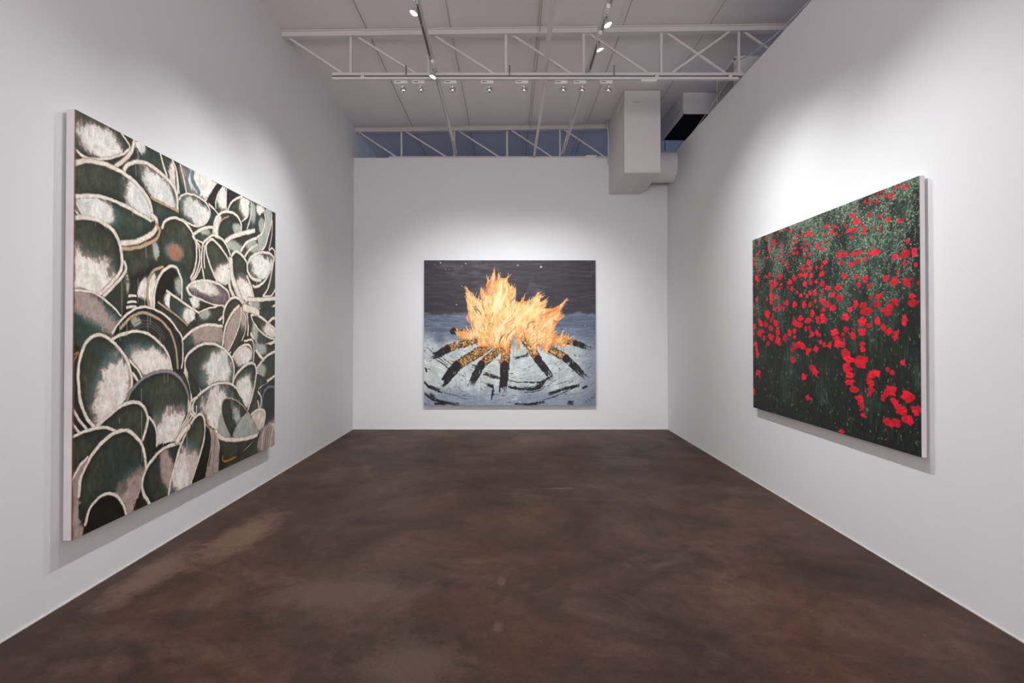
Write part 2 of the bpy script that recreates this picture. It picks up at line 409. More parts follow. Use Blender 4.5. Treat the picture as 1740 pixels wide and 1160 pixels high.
# ------------------------------------------------------------------ the painter: brushwork on a grid of paint colours
def _up(a, H, W):
    """smoothly enlarge a small random grid"""
    h, w = a.shape
    y = np.linspace(0, h-1.001, H); x = np.linspace(0, w-1.001, W)
    y0 = y.astype(int); x0 = x.astype(int); fy = y-y0; fx = x-x0
    fy = fy*fy*(3-2*fy); fx = fx*fx*(3-2*fx)
    t = a[y0]*(1-fy)[:, None] + a[y0+1]*fy[:, None]
    return t[:, x0]*(1-fx) + t[:, x0+1]*fx
def fbm(H, W, cx, cy, octv, seed, gain=.55):
    """fractal noise 0..1; cx, cy = cell size in pixels"""
    rs = np.random.RandomState(seed); out = np.zeros((H, W)); amp = 1; tot = 0
    for k in range(octv):
        gh, gw = max(2, int(H/cy)+2), max(2, int(W/cx)+2)
        out += amp*_up(rs.rand(gh, gw), H, W); tot += amp; amp *= gain; cx = max(cx/2, 1); cy = max(cy/2, 1)
    return out/tot
def sm(a, b, x):
    t = np.clip((x-a)/(b-a), 0, 1); return t*t*(3-2*t)
def C8(*c): return np.array(c)/255.
def spline(pts, closed=False, n=6):
    p = np.array(pts, float)
    if len(p) < 3: return p
    if closed: q = np.vstack([p[-1], p, p[0], p[1]])
    else: q = np.vstack([2*p[0]-p[1], p, 2*p[-1]-p[-2]])
    out = []
    for i in range(1, len(q)-2):
        a, b, c, d = q[i-1:i+3]
        for t in np.arange(n)/n:
            out.append(.5*((2*b)+(-a+c)*t+(2*a-5*b+4*c-d)*t*t+(-a+3*b-3*c+d)*t**3))
    if not closed: out.append(p[-1])
    return np.array(out)

class Canvas:
    def __init__(s, W, H, seed=1):
        s.W, s.H = W, H; s.im = np.zeros((H, W, 3)); s.rs = np.random.RandomState(seed); s.line = np.zeros((H, W))
        s.wx = (fbm(H, W, 14, 14, 3, seed+1)-.5); s.wy = (fbm(H, W, 14, 14, 3, seed+2)-.5)
        s.grain = fbm(H, W, 5, 9, 3, seed+3); s.big = fbm(H, W, 90, 90, 5, seed+4); s.mid = fbm(H, W, 26, 26, 4, seed+5)
        s.vert = fbm(H, W, 5, 40, 4, seed+6); s.horz = fbm(H, W, 40, 5, 4, seed+7)
    def win(s, p, m):
        x0 = int(max(0, np.floor(p[:, 0].min()-m))); x1 = int(min(s.W, np.ceil(p[:, 0].max()+m)+1))
        y0 = int(max(0, np.floor(p[:, 1].min()-m))); y1 = int(min(s.H, np.ceil(p[:, 1].max()+m)+1))
        if x1 <= x0 or y1 <= y0: return None
        Y, X = np.mgrid[y0:y1, x0:x1].astype(float)
        return (slice(y0, y1), slice(x0, x1)), X, Y
    def dist(s, X, Y, p, closed):
        a = p; b = np.roll(p, -1, 0) if closed else p[1:]
        if not closed: a = p[:-1]
        D = np.full(X.shape, 1e9); T = np.zeros(X.shape); ins = np.zeros(X.shape, bool); L = 0.
        for (ax, ay), (bx, by) in zip(a, b):
            dx, dy = bx-ax, by-ay; l2 = dx*dx+dy*dy+1e-9
            t = np.clip(((X-ax)*dx+(Y-ay)*dy)/l2, 0, 1)
            d = (X-ax-t*dx)**2+(Y-ay-t*dy)**2
            k = d < D; D = np.where(k, d, D); T = np.where(k, L+t*math.sqrt(l2), T); L += math.sqrt(l2)
            if closed:
                c = (ay > Y) != (by > Y)
                ins ^= c & (X < ax+(Y-ay)*dx/(dy if abs(dy) > 1e-9 else 1e-9))
        return np.sqrt(D), T/max(L, 1e-6), ins
    def blend(s, sl, m, col):
        m = np.clip(m, 0, 1)[..., None]; s.im[sl] = s.im[sl]*(1-m)+col*m
    def mask(s, poly, warp=2.5, soft=1.0, smooth=True):
        p = spline(poly, True, 5) if smooth else np.array(poly, float)
        r = s.win(p, 5+warp)
        if r is None: return None
        sl, X, Y = r; Xw = X+s.wx[sl]*warp*2; Yw = Y+s.wy[sl]*warp*2
        D, T, ins = s.dist(Xw, Yw, p, True)
        sd = np.where(ins, D, -D)
        return sl, np.clip(.5+sd/soft/1.6, 0, 1), X, Y, sd
    def fill(s, poly, col, amt=1, warp=2.5, soft=1.0, var=.12, smooth=True, tex='mid'):
        r = s.mask(poly, warp, soft, smooth)
        if r is None: return
        sl, m, X, Y, sd = r
        t = getattr(s, tex)[sl][..., None]
        s.blend(sl, m*amt, np.clip(np.array(col)*(1+(t-.5)*2*var)+(s.grain[sl][..., None]-.5)*.04, 0, 1))
    def stroke(s, pts, w, col, edge=None, dry=.25, amt=1, warp=1.2, smooth=True, taper=False):
        p = spline(pts, False, 5) if smooth else np.array(pts, float)
        r = s.win(p, w/2+3+warp)
        if r is None: return
        sl, X, Y = r
        D, T, _ = s.dist(X+s.wx[sl]*warp*2, Y+s.wy[sl]*warp*2, p, False)
        hw = w/2*(.86+.4*(s.mid[sl]-.35))
        if taper: hw = hw*np.clip(1.15-np.abs(T-.5)*2, .12, 1)
        m = np.clip(.5+(hw-D)/1.3, 0, 1)
        m = m*np.clip(1-dry*1.6*(s.grain[sl] > .62)*sm(.3, 1, D/np.maximum(hw, .1)), 0, 1)
        c = np.array(col)*(1+(s.grain[sl][..., None]-.5)*.22)
        if edge is not None:
            e = sm(.55, 1.05, D/np.maximum(hw, .1))[..., None]*(.45+.9*(s.mid[sl][..., None] > .45)*.6)
            c = c*(1-np.clip(e, 0, 1))+np.array(edge)*np.clip(e, 0, 1)
        s.blend(sl, m*amt, np.clip(c, 0, 1))
        s.line[sl] = np.maximum(s.line[sl], m)
    def dabs(s, xs, ys, w, l, ang, cols, amt=1):
        """many small straight dabs"""
        for i in range(len(xs)):
            c, n = math.cos(ang[i])*l[i]/2, math.sin(ang[i])*l[i]/2
            m = w[i]/2+1.5
            x0 = int(max(0, xs[i]-abs(c)-m)); x1 = int(min(s.W, xs[i]+abs(c)+m+2)); y0 = int(max(0, ys[i]-abs(n)-m)); y1 = int(min(s.H, ys[i]+abs(n)+m+2))
            if x1 <= x0 or y1 <= y0: continue
            Y, X = np.mgrid[y0:y1, x0:x1]; X = X-xs[i]; Y = Y-ys[i]
            l2 = c*c+n*n+1e-6; t = np.clip((X*c+Y*n)/l2, -1, 1)
            D = np.sqrt((X-t*c)**2+(Y-t*n)**2)
            mm = np.clip(.5+(w[i]/2-D)/1.1, 0, 1)*(amt if np.isscalar(amt) else amt[i])
            s.blend((slice(y0, y1), slice(x0, x1)), mm, cols[i])
def brush(c, n, l, w, var, seed, angf=None, amt=.8):
    """lay many short strokes that pick up the paint already there"""
    rs = np.random.RandomState(seed)
    x = rs.rand(n)*(c.W-1); y = rs.rand(n)*(c.H-1); xi, yi = x.astype(int), y.astype(int)
    a = (c.big[yi, xi]*14) if angf is None else angf(x, y)
    a = a+rs.randn(n)*.35
    old = c.im.copy(); k = c.line[yi, xi] < .05      # the outlines stay on top
    x, y, xi, yi, a = x[k], y[k], xi[k], yi[k], a[k]; n = len(x)
    col = c.im[yi, xi]*(1+rs.randn(n, 1)*var)
    c.dabs(x, y, w*(.6+rs.rand(n)*.8), l*(.4+rs.rand(n)*1.1), a, np.clip(col, 0, 1), amt)
    q = np.clip(c.line*1.2, 0, 1)[..., None]; c.im = c.im*(1-q)+old*q

# the bowls and their painted rims, back to front, in canvas units (picture height = 1000)
BOWLS = [["b",[[-18,-9],[155,-8],[190,22],[188,35],[156,56],[104,81],[62,95],[28,100],[-4,93]],[93,54,81,38,0.1],0,0.3,1],["b",[[-4,96],[29,102],[62,99],[115,81],[168,55],[200,31],[208,0],[165,78],[134,98],
[79,104],[29,110],[-3,129]],None,0,0.5,0],["s",[[155,-3],[175,12],[191,23],[188,35]],6.7,0],["s",[[1,92],[25,101],[62,97],[108,81],[156,58],[188,35]],8.0,0],["b",[[212,2],[330,0],[351,57],[293,50],
[230,57],[213,35]],[232,10,21,13,0],1,0.6,1],["s",[[221,24],[226,42],[209,64]],9.0,2],["b",[[325,1],[391,-1],[408,66],[403,111],[356,61]],[389,49,21,37,0],1,0.4,0],["b",[[391,2],[428,0],[440,70],
[425,152],[408,109]],None,1,0.5,0],["s",[[324,3],[338,30],[356,58]],8.5,0],["s",[[386,3],[402,36],[409,78],[407,110]],9.0,0],["s",[[208,3],[203,27],[176,61],[134,96]],11.9,0],["b",[[169,93],[189,73],
[217,60],[256,54],[302,59],[346,67],[387,90],[403,120],[404,145],[352,144],[281,138],[235,107],[173,100]],[332,113,81,39,0.5],0,0.8,1],["s",[[169,98],[173,86],[193,68],[222,55],[261,48],[302,52],
[351,63],[389,80],[408,109],[410,143]],12.7,0],["b",[[285,140],[352,146],[412,148],[409,162],[343,194],[305,191]],None,1,0.8,0],["s",[[281,138],[332,143],[383,146],[412,149]],8.0,1],["b",[[2,128],
[29,113],[69,105],[115,101],[165,106],[210,117],[254,139],[281,170],[289,200],[224,191],[159,182],[99,180],[47,186],[3,200]],[232,158,67,42,0.6],0,0.3,1],["b",[[4,207],[47,193],[99,187],[159,188],
[224,198],[282,207],[287,221],[269,236],[217,265],[161,285],[119,285],[93,251],[32,246],[3,255]],[61,215,71,27,0.1],1,0.9,1],["s",[[1,127],[29,111],[69,102],[115,98],[165,102],[214,114],[258,135],
[283,169],[290,197]],13.1,0],["s",[[2,203],[47,190],[99,183],[159,184],[224,194],[282,204]],11.0,0],["s",[[4,214],[15,228],[28,241]],6.1,0],["s",[[3,236],[15,245]],5.0,0],["b",[[165,300],[218,291],
[283,269],[322,253],[323,292],[289,331],[236,359],[194,368],[174,341]],[306,285,14,29,-0.4],0,0.5,4],["s",[[287,187],[305,195],[307,215],[291,237],[243,263],[201,278],[163,287]],16.2,0],
["s",[[307,212],[322,222],[317,241],[292,260],[243,281],[201,295],[167,299]],11.7,1],["b",[[164,470],[179,421],[194,371],[236,360],[289,334],[336,328],[263,386],[229,444],[196,460]],None,2,0.5,0],
["b",[[226,417],[236,385],[262,360],[284,355],[280,384],[272,430],[246,429]],[249,393,27,33,0],1,0.4,0],["s",[[183,423],[203,419],[220,420]],8.0,0],["s",[[184,439],[204,435],[220,436]],8.0,0],
["s",[[184,453],[204,449],[221,450]],8.0,0],["b",[[97,427],[140,395],[178,356],[193,392],[185,436],[164,472],[115,444]],[186,377,6,32,0],0,0.5,4],["b",[[0,259],[32,248],[65,248],[97,253],[124,265],
[143,284],[155,309],[158,332],[151,357],[125,386],[86,423],[52,421],[-3,421]],[34,383,117,54,0.2],0,0.6,0],["s",[[-3,253],[32,245],[65,243],[100,248],[130,260],[149,280],[160,305],[164,329],[158,359],
[132,387],[100,414],[84,423]],12.3,0],["s",[[174,333],[179,351],[163,374],[133,401],[98,427]],10.3,0],["b",[[-3,422],[62,422],[111,441],[168,475],[150,507],[135,528],[71,553],[0,559]],
[19,440,149,27,0.5],1,0.9,3],["s",[[-3,420],[35,420],[65,423],[104,438],[134,455],[161,474]],6.7,0],["b",[[333,213],[347,193],[375,180],[410,175],[446,178],[478,194],[498,218],[507,254],[505,292],
[489,328],[454,365],[418,386],[379,387],[340,351],[326,310],[320,255]],[396,274,36,21,0],0,1.2,5],["b",[[382,2],[422,3],[449,78],[418,92],[407,41]],None,1,0.5,0],["b",[[422,1],[636,3],[623,33],
[592,61],[550,86],[465,77],[449,75]],[573,30,96,48,0],3,0.5,1],["s",[[470,8],[459,36],[476,65]],12.2,4],["s",[[492,5],[489,30],[527,61]],18.3,4],["s",[[636,5],[627,36],[592,64],[559,85]],9.0,0],
["s",[[647,5],[639,35],[603,66],[576,89]],6.4,0],["s",[[656,5],[650,35],[612,68],[591,91]],6.4,0],["s",[[382,2],[400,23],[409,50],[416,90]],8.5,0],["s",[[422,4],[438,36],[449,60],[455,80]],7.2,0],
["b",[[642,5],[717,4],[704,78],[644,99],[618,85],[568,90]],None,2,0.5,0],["b",[[669,15],[706,5],[704,78],[650,97],[633,68],[649,37]],[676,37,34,44,0],1,0.8,0],["s",[[682,4],[649,37],[633,68],
[634,88]],7.4,0],["b",[[710,7],[797,7],[812,14],[753,39],[718,79]],None,2,0.5,0],["s",[[708,4],[705,44],[707,81]],6.9,0],["b",[[718,79],[753,39],[812,8],[891,6],[896,35],[864,72],[821,96]],
[867,34,62,49,0],0,0.2,1],["s",[[714,83],[738,49],[782,21],[827,3]],9.3,0],["s",[[825,99],[868,71],[893,39],[898,4]],9.0,0],["b",[[891,6],[959,9],[964,63],[934,111],[868,124],[821,103],[876,70]],
[917,46,25,34,0],1,0.9,4],["b",[[951,7],[1022,6],[1004,34],[960,64]],[986,19,55,23,0],1,0.3,0],["b",[[960,64],[1027,13],[1027,62],[996,112],[943,141]],[1000,83,28,32,0],1,0.5,4],["b",[[1031,4],
[1098,2],[1094,48],[1051,130],[1006,181],[957,189],[952,143],[1014,104],[1037,52]],[1032,93,117,160,0],1,0.6,4],["b",[[1098,2],[1138,1],[1140,190],[1071,167],[1089,61]],None,2,0.5,0],["s",[[1018,16],
[1030,53],[1005,106],[952,137]],10.8,0],["s",[[1094,15],[1084,62],[1037,148],[997,183]],9.8,0],["s",[[1099,39],[1094,102],[1066,168]],7.6,0],["s",[[900,8],[900,57],[868,120]],7.9,0],["s",[[590,86],
[624,96],[650,107]],9.2,0],["b",[[593,97],[644,109],[622,150],[576,169],[587,137]],None,1,0.5,0],["b",[[440,174],[478,176],[517,176],[594,146],[619,157],[512,197]],None,0,0.5,0],["b",[[414,126],
[424,100],[466,83],[515,78],[562,85],[592,104],[589,131],[563,155],[517,172],[472,174],[430,164],[417,149]],[534,136,90,38,0.2],1,1.0,1],["s",[[419,110],[429,97],[466,82],[515,77],[562,83],[594,103],
[593,130],[563,157],[517,174],[472,175],[435,169]],7.2,0],["b",[[500,202],[552,177],[612,159],[625,183],[558,221],[512,216]],[558,182,36,10,0],1,0.4,4],["s",[[500,202],[534,183],[575,168],
[612,159]],11.5,0],["s",[[506,217],[541,220],[558,224]],6.0,0],["b",[[619,187],[622,137],[657,103],[718,82],[783,86],[817,104],[821,136],[754,163],[705,189]],[631,142,39,53,0],0,0.2,0],
["b",[[651,178],[654,151],[677,122],[725,100],[775,98],[809,113],[817,137],[754,163],[698,190]],[798,133,35,18,0],0,0.5,4],["s",[[624,180],[625,143],[650,111],[697,89],[739,81],[783,84],[815,103],
[821,133]],11.1,0],["s",[[651,178],[654,151],[677,122],[725,99]],4.8,1],["b",[[709,199],[799,162],[926,121],[948,140],[861,174],[814,210],[755,227]],[762,201,52,17,0],0,0.6,4],["s",[[702,194],
[754,167],[837,140],[930,113]],19.4,0],["b",[[814,214],[861,174],[952,139],[957,189],[894,232],[854,234]],[910,173,51,23,0],0,0.8,4],["s",[[820,209],[857,176],[901,155],[948,141]],13.5,0],
["s",[[850,227],[885,196],[927,176],[954,166]],11.4,0],["s",[[333,213],[347,193],[375,178],[410,171],[446,175],[481,192],[506,217],[517,253],[514,291],[494,331],[454,368]],9.9,0],["s",[[492,210],
[521,230],[535,259],[530,295],[503,339],[454,374]],8.5,0],["s",[[509,220],[544,242],[550,279],[519,334],[465,373]],6.9,0],["b",[[326,327],[438,306],[520,427],[442,494],[309,457],[264,442],
[276,367]],None,1,0.5,0],["b",[[270,442],[267,402],[280,367],[307,344],[346,332],[313,381],[302,449]],[285,395,28,55,0],1,0.3,0],["b",[[307,448],[304,405],[322,365],[356,338],[391,328],[420,346],
[434,382],[432,417],[387,401],[362,396],[340,417],[338,453]],[421,377,21,22,0],5,1.2,4],["s",[[277,444],[267,411],[273,370],[298,342],[338,327]],9.3,1],["s",[[298,452],[299,411],[315,366],[346,335],
[380,320],[412,326],[434,363],[435,420]],10.3,0],["b",[[342,414],[362,396],[397,404],[440,419],[521,447],[441,482],[378,454],[350,434]],[369,421,21,27,0],0,1.0,1],["b",[[541,242],[576,217],[613,201],
[685,198],[741,245],[734,281],[721,352],[647,340],[566,344],[548,288]],None,0,0.5,0],["b",[[570,237],[579,219],[613,202],[658,216],[699,237],[727,265],[734,281],[721,342],[653,340],[608,300],
[583,264]],[707,316,78,41,-0.3],0,0.4,0],["s",[[550,240],[558,220],[588,200],[625,185],[678,189],[719,213],[745,248]],10.1,0],["s",[[550,240],[546,289],[563,341]],9.5,0],["s",[[564,231],[562,277],
[565,302]],7.9,0],["s",[[647,344],[608,302],[583,264],[572,237],[579,218],[613,201],[658,215],[699,236],[734,264]],10.7,0],["b",[[755,247],[777,222],[814,224],[862,250],[870,301],[920,372],[929,398],
[863,402],[801,359],[763,313]],[859,358,70,44,0.3],0,0.6,0],["s",[[741,280],[744,245],[770,221],[799,217],[846,234],[874,253]],12.6,0],["s",[[740,256],[749,307],[786,357],[832,404],[872,420]],31.2,0],
["s",[[870,301],[903,336],[927,375]],13.5,0],["s",[[727,296],[735,351],[764,384]],20.0,0],["b",[[878,245],[927,203],[1015,179],[1110,176],[1128,211],[1053,294],[963,334],[920,327],
[878,286]],None,0,0.5,0],["b",[[1110,176],[1135,173],[1136,335],[1017,365],[937,344],[1053,294]],None,0,0.5,0],["b",[[886,243],[919,216],[988,194],[1061,188],[1105,198],[1096,236],[1043,283],
[989,302],[928,299],[890,277]],[1015,254,120,50,0.1],1,0.6,1],["s",[[874,253],[910,217],[988,191],[1071,183],[1112,197],[1100,235],[1053,282],[1007,314],[945,335],[920,332]],12.7,0],["s",[[871,253],
[877,282],[920,304],[989,304]],14.8,0],["s",[[1115,201],[1096,261],[1058,330],[1012,365]],11.1,0],["s",[[1136,327],[1092,359],[1017,367]],10.1,0],["s",[[1071,170],[1100,157],[1125,170],
[1120,208]],9.1,0],["b",[[465,375],[492,361],[548,349],[615,345],[673,353],[721,373],[729,400],[688,423],[629,423],[538,410],[481,395]],[560,367,94,19,0.1],4,0.3,0],["s",[[462,379],[492,360],
[548,348],[615,345],[673,352],[721,371],[732,393]],10.9,0],["s",[[464,378],[481,398],[538,411],[616,424],[691,425]],12.9,0],["b",[[476,402],[538,413],[629,427],[579,436],[533,451],[504,446]],
[504,421,28,19,0],0,0.3,0],["b",[[379,403],[408,410],[510,449],[467,496],[380,455]],[477,463,39,24,0],1,0.8,0],["s",[[360,396],[409,413],[466,433],[533,453]],8.9,0],["s",[[319,433],[360,448],
[409,468],[467,498]],9.2,1],["b",[[319,436],[467,499],[446,527],[395,498],[333,466]],None,0,0.5,0],["b",[[446,515],[510,471],[568,443],[642,429],[691,430],[692,488],[599,490],[511,508]],
[565,453,33,19,0],0,0.5,4],["s",[[533,451],[579,438],[642,428]],6.2,0],["s",[[662,473],[688,459]],10.6,0],["b",[[441,545],[483,517],[539,498],[599,492],[679,500],[683,559],[650,555],[587,548],
[528,557],[474,581],[442,586]],[593,519,96,36,0],1,0.5,3],["s",[[436,542],[483,517],[539,498],[599,490],[685,495]],11.1,0],["b",[[692,457],[701,423],[736,396],[779,388],[832,404],[864,439],[874,487],
[857,531],[804,571],[745,591],[690,562]],[840,458,23,41,0],0,0.3,3],["s",[[689,484],[695,437],[729,402],[779,387],[828,401],[868,439],[881,490],[877,524]],11.7,0],["b",[[695,559],[709,508],[758,454],
[809,418],[826,444],[806,499],[759,553],[724,584]],[751,507,130,140,0],3,0.1,3],["s",[[686,559],[702,501],[751,448],[805,416]],13.1,0],["s",[[821,423],[823,452],[803,499],[759,553],[724,584]],7.3,0],
["s",[[828,430],[860,465],[853,517],[804,567],[738,589]],6.5,0],["b",[[883,393],[1137,377],[1137,398],[1035,421],[946,420],[896,408]],[929,404,52,15,0],0,0.5,4],["s",[[879,387],[963,384],
[1136,369]],18.7,0],["s",[[889,401],[934,419],[1026,424],[1083,415],[1137,396]],12.1,0],["b",[[904,434],[1137,406],[1137,456],[1055,467],[964,446]],None,1,0.5,0],["b",[[896,456],[1138,522],[1138,555],
[1019,570],[948,554],[905,520]],[939,508,26,38,0],1,0.6,4],["b",[[905,449],[964,446],[1045,471],[1123,498],[1138,535],[1055,533],[982,508],[921,474]],[1093,502,75,29,0],0,0.5,0],["s",[[905,449],
[947,445],[1018,462],[1138,502]],12.0,0],["s",[[903,451],[930,478],[991,512],[1065,535],[1138,545]],8.3,0],["s",[[1064,474],[1102,457],[1137,454]],14.0,0],["s",[[905,520],[948,556],[1028,570],
[1138,553]],15.7,0],["s",[[848,422],[904,426],[964,435]],33.8,0],["b",[[745,586],[803,552],[939,545],[949,648],[907,639],[805,656]],None,0,0.5,0],["b",[[939,553],[1138,579],[1138,600],[1037,617],
[965,592]],[983,584,54,23,0],0,0.5,4],["b",[[760,604],[804,581],[865,567],[906,575],[910,609],[874,634],[805,654],[771,631]],[846,607,77,44,0.3],1,0.4,0],["s",[[753,608],[796,580],[850,563],[894,566],
[913,590],[906,620]],10.0,0],["s",[[849,549],[914,545],[931,576],[927,628]],9.1,0],["b",[[962,657],[1028,625],[1138,600],[1139,697],[1057,717],[966,676]],[979,669,54,27,0],0,0.5,4],["s",[[957,658],
[1037,617],[1138,596]],12.2,0],["s",[[962,680],[1011,704],[1057,717],[1139,699]],12.3,0],["s",[[971,738],[1020,726],[1066,718]],13.2,0],["s",[[948,587],[1019,628]],15.6,0],["b",[[953,683],[1057,721],
[967,745],[977,831],[892,827],[925,764]],None,0,0.5,0],["b",[[1012,835],[1021,774],[1057,745],[1140,744],[1142,999],[1022,938]],[1107,952,101,53,0],2,0.6,0],["s",[[1008,827],[1012,788],[1034,755],
[1086,742],[1140,753]],10.9,4],["s",[[971,753],[998,779],[994,817]],10.6,0],["s",[[968,791],[981,823]],11.7,0],["b",[[458,604],[484,580],[534,563],[593,557],[657,566],[710,587],[749,618],[764,653],
[757,695],[665,685],[560,699],[542,704],[497,672],[464,637]],[658,648,88,63,-0.3],0,1.0,1],["s",[[542,708],[494,672],[461,637],[453,609],[479,582],[531,561],[593,554],[657,562],[714,584],[756,616],
[769,654],[761,695]],10.7,0],["s",[[492,724],[475,683],[453,648],[432,632],[397,630]],11.9,0],["b",[[402,634],[438,635],[470,670],[487,720],[459,693],[412,646]],None,0,0.5,0],["s",[[447,594],
[453,633],[486,672]],7.1,0],["b",[[474,641],[542,707],[509,722],[486,702]],None,0,0.5,0],["b",[[768,692],[805,663],[866,643],[923,641],[947,667],[939,712],[916,763],[884,808],[837,777],[791,729]],
[852,742,60,58,-0.3],0,0.9,1],["s",[[761,702],[775,682],[820,655],[882,636],[936,642],[953,672],[941,716],[916,767],[884,812]],12.5,0],["b",[[498,758],[520,733],[566,712],[633,697],[719,702],
[783,723],[817,753],[852,804],[762,762],[706,752],[686,787],[694,855],[654,854],[591,823],[573,789],[509,778]],[660,797,102,76,0.5],0,0.9,0],["s",[[509,778],[495,757],[514,732],[563,710],[633,694],
[719,697],[783,720],[821,754]],10.1,0],["s",[[579,790],[597,834],[616,853]],8.0,1],["s",[[525,727],[489,736],[485,768],[515,791]],10.6,0],["b",[[917,838],[994,829],[1032,846],[1022,887],[973,911]],
[968,860,109,57,0],3,0.1,0],["b",[[661,870],[660,817],[686,794],[707,844],[744,892],[708,888]],[680,847,83,66,0],3,0.2,4],["b",[[764,898],[807,848],[876,822],[926,862],[969,910],[952,922],[854,917]],
[877,880,127,55,0],1,0.6,4],["b",[[686,767],[706,753],[762,760],[837,791],[875,818],[807,845],[763,873],[744,889],[707,840],[686,801]],[799,836,19,50,-0.5],0,0.8,4],["s",[[744,892],[704,840],
[684,800],[686,764],[713,751],[769,760],[837,791],[876,819]],5.8,1],["s",[[876,819],[926,860],[973,912]],7.9,1],["s",[[654,816],[651,849],[654,869]],5.5,0],["s",[[913,834],[951,827],[994,827],
[1032,842],[1035,870],[1008,905],[943,936],[886,952],[824,968]],12.1,0],["b",[[661,887],[749,907],[854,924],[969,931],[886,955],[809,973],[716,977],[688,938]],None,0,0.5,0],["b",[[709,976],[824,970],
[935,946],[1022,907],[1142,991],[1142,1040],[737,1033]],None,0,0.5,0],["b",[[969,959],[1022,899],[1059,885],[1141,946],[1142,1003],[987,1001]],[1069,954,108,52,0],2,0.5,3],["s",[[1008,905],[991,940],
[983,989]],7.0,5],["s",[[1031,908],[1013,944],[1005,993]],7.1,0],["s",[[1064,913],[1045,950],[1036,999]],7.3,2],["s",[[1082,916],[1064,953],[1055,1003]],7.4,5],["s",[[1116,922],[1097,959],
[1088,1009]],7.5,0],["s",[[643,859],[681,886],[749,906],[854,921],[960,927]],16.9,0],["s",[[601,846],[622,855],[648,858]],18.2,0],["b",[[135,520],[180,474],[221,455],[264,448],[309,456],[358,471],
[415,511],[443,557],[447,639],[391,635],[360,586],[265,527],[181,528]],[221,489,17,11,0],2,0.6,4],["s",[[131,520],[153,494],[184,470],[221,454],[264,447],[309,454],[358,471],[404,502],[437,535],
[443,588],[438,626]],8.1,0],["s",[[161,509],[196,479],[246,464],[291,469],[339,488],[384,523],[408,572],[416,625]],9.1,1],["s",[[197,503],[247,485],[301,492],[349,523]],2.2,2],["s",[[197,513],
[247,494],[301,501],[349,532]],2.2,2],["s",[[197,523],[247,502],[301,509],[349,541]],2.2,2],["b",[[139,537],[181,525],[230,519],[274,527],[320,551],[360,584],[383,627],[327,632],[250,643],[220,621],
[190,588],[166,555]],[294,605,97,38,0.2],0,1.2,0],["s",[[131,535],[165,524],[222,515],[274,523],[325,548],[365,581],[386,630]],9.3,0],["b",[[190,593],[223,605],[250,640],[224,655],
[203,626]],None,0,0.5,0],["s",[[192,593],[224,613],[248,642]],8.2,0],["s",[[209,629],[231,650]],9.6,0],["b",[[-6,563],[22,563],[17,634],[41,720],[72,751],[-5,756]],None,2,0.5,0],["s",[[0,570],
[16,565],[7,577],[-1,589]],4.3,6],["s",[[3,699],[19,722],[44,749]],8.2,0],["s",[[-1,729],[20,755]],7.7,0],["b",[[74,529],[106,534],[139,551],[170,579],[193,615],[202,653],[188,689],[146,713],[89,744],
[72,748],[45,723],[29,683],[20,635],[23,592],[38,554],[54,537]],[138,666,58,85,0.35],0,0.9,0],["s",[[68,748],[43,720],[25,682],[17,634],[18,592],[33,554],[54,532],[78,525],[106,530],[143,550],
[174,577],[197,615],[206,653],[200,674]],10.0,0],["b",[[197,698],[216,673],[254,651],[303,640],[361,639],[407,653],[439,678],[467,718],[466,760],[437,802],[400,846],[320,847],[313,799],[292,753],
[278,726],[242,706]],[389,814,91,58,0],0,1.2,0],["s",[[188,698],[206,672],[248,647],[303,632],[361,632],[412,647],[450,678],[476,719],[471,761]],10.0,5],["s",[[476,730],[471,777],[431,812],
[389,848]],6.5,0],["s",[[487,738],[482,779],[441,814],[400,849]],6.6,0],["s",[[502,746],[497,781],[450,815],[407,851]],6.6,0],["s",[[520,755],[514,783],[463,817],[421,853]],6.7,0],["b",[[274,751],
[306,773],[318,800],[317,886],[285,908],[267,848]],None,2,0.5,0],["s",[[280,755],[306,781],[316,817],[312,871],[294,910]],8.8,0],["b",[[86,748],[128,728],[169,714],[217,710],[249,724],[265,750],
[261,780],[249,811],[187,806],[111,767]],None,0,0.5,0],["s",[[79,747],[128,724],[169,708],[217,705],[253,721],[273,751],[269,781],[253,812]],11.2,0],["b",[[-2,767],[44,758],[87,757],[141,773],
[88,792],[58,813],[23,834],[0,862]],None,0,0.5,0],["s",[[0,761],[43,754],[87,753],[119,759],[145,771]],8.8,0],["b",[[-3,861],[51,814],[23,863],[21,904],[22,952],[39,995],[-1,1004]],
[9,924,48,140,0],3,0.1,3],["s",[[0,862],[20,834],[48,816]],7.1,0],["b",[[22,952],[24,894],[36,856],[61,826],[91,800],[130,782],[176,780],[208,795],[238,824],[255,858],[263,898],[248,939],[245,971],
[216,995],[192,1003],[183,969],[152,937],[126,925],[97,925],[64,940],[38,952]],[220,966,73,60,-0.3],0,0.7,3],["s",[[20,902],[27,864],[55,822],[88,797],[127,778],[176,774],[212,789],[246,823],
[263,859],[268,894]],11.0,0],["s",[[249,966],[232,986],[212,1002]],5.4,0],["b",[[36,1003],[45,973],[57,948],[84,932],[119,929],[145,941],[164,964],[182,1000],[110,1016]],None,5,0.5,0],["s",[[42,976],
[56,945],[82,926],[119,923],[152,939],[176,970],[189,1003]],9.1,0],["b",[[253,929],[274,989],[239,991],[213,996],[249,945]],None,2,0.5,0],["b",[[320,842],[428,851],[391,866],[320,868]],None,2,0.5,0],
["b",[[268,903],[280,895],[321,873],[373,860],[428,861],[410,897],[392,931],[373,1001],[298,1001],[271,968],[259,935]],[369,926,27,69,-0.3],0,0.4,3],["s",[[428,855],[364,855],[320,865],[280,888],
[262,906],[252,931],[257,960],[284,997]],11.3,0],["s",[[264,902],[268,888],[264,872]],8.2,0],["b",[[375,1002],[401,927],[443,865],[482,821],[513,796],[539,788],[561,803],[569,843],[557,886],[531,930],
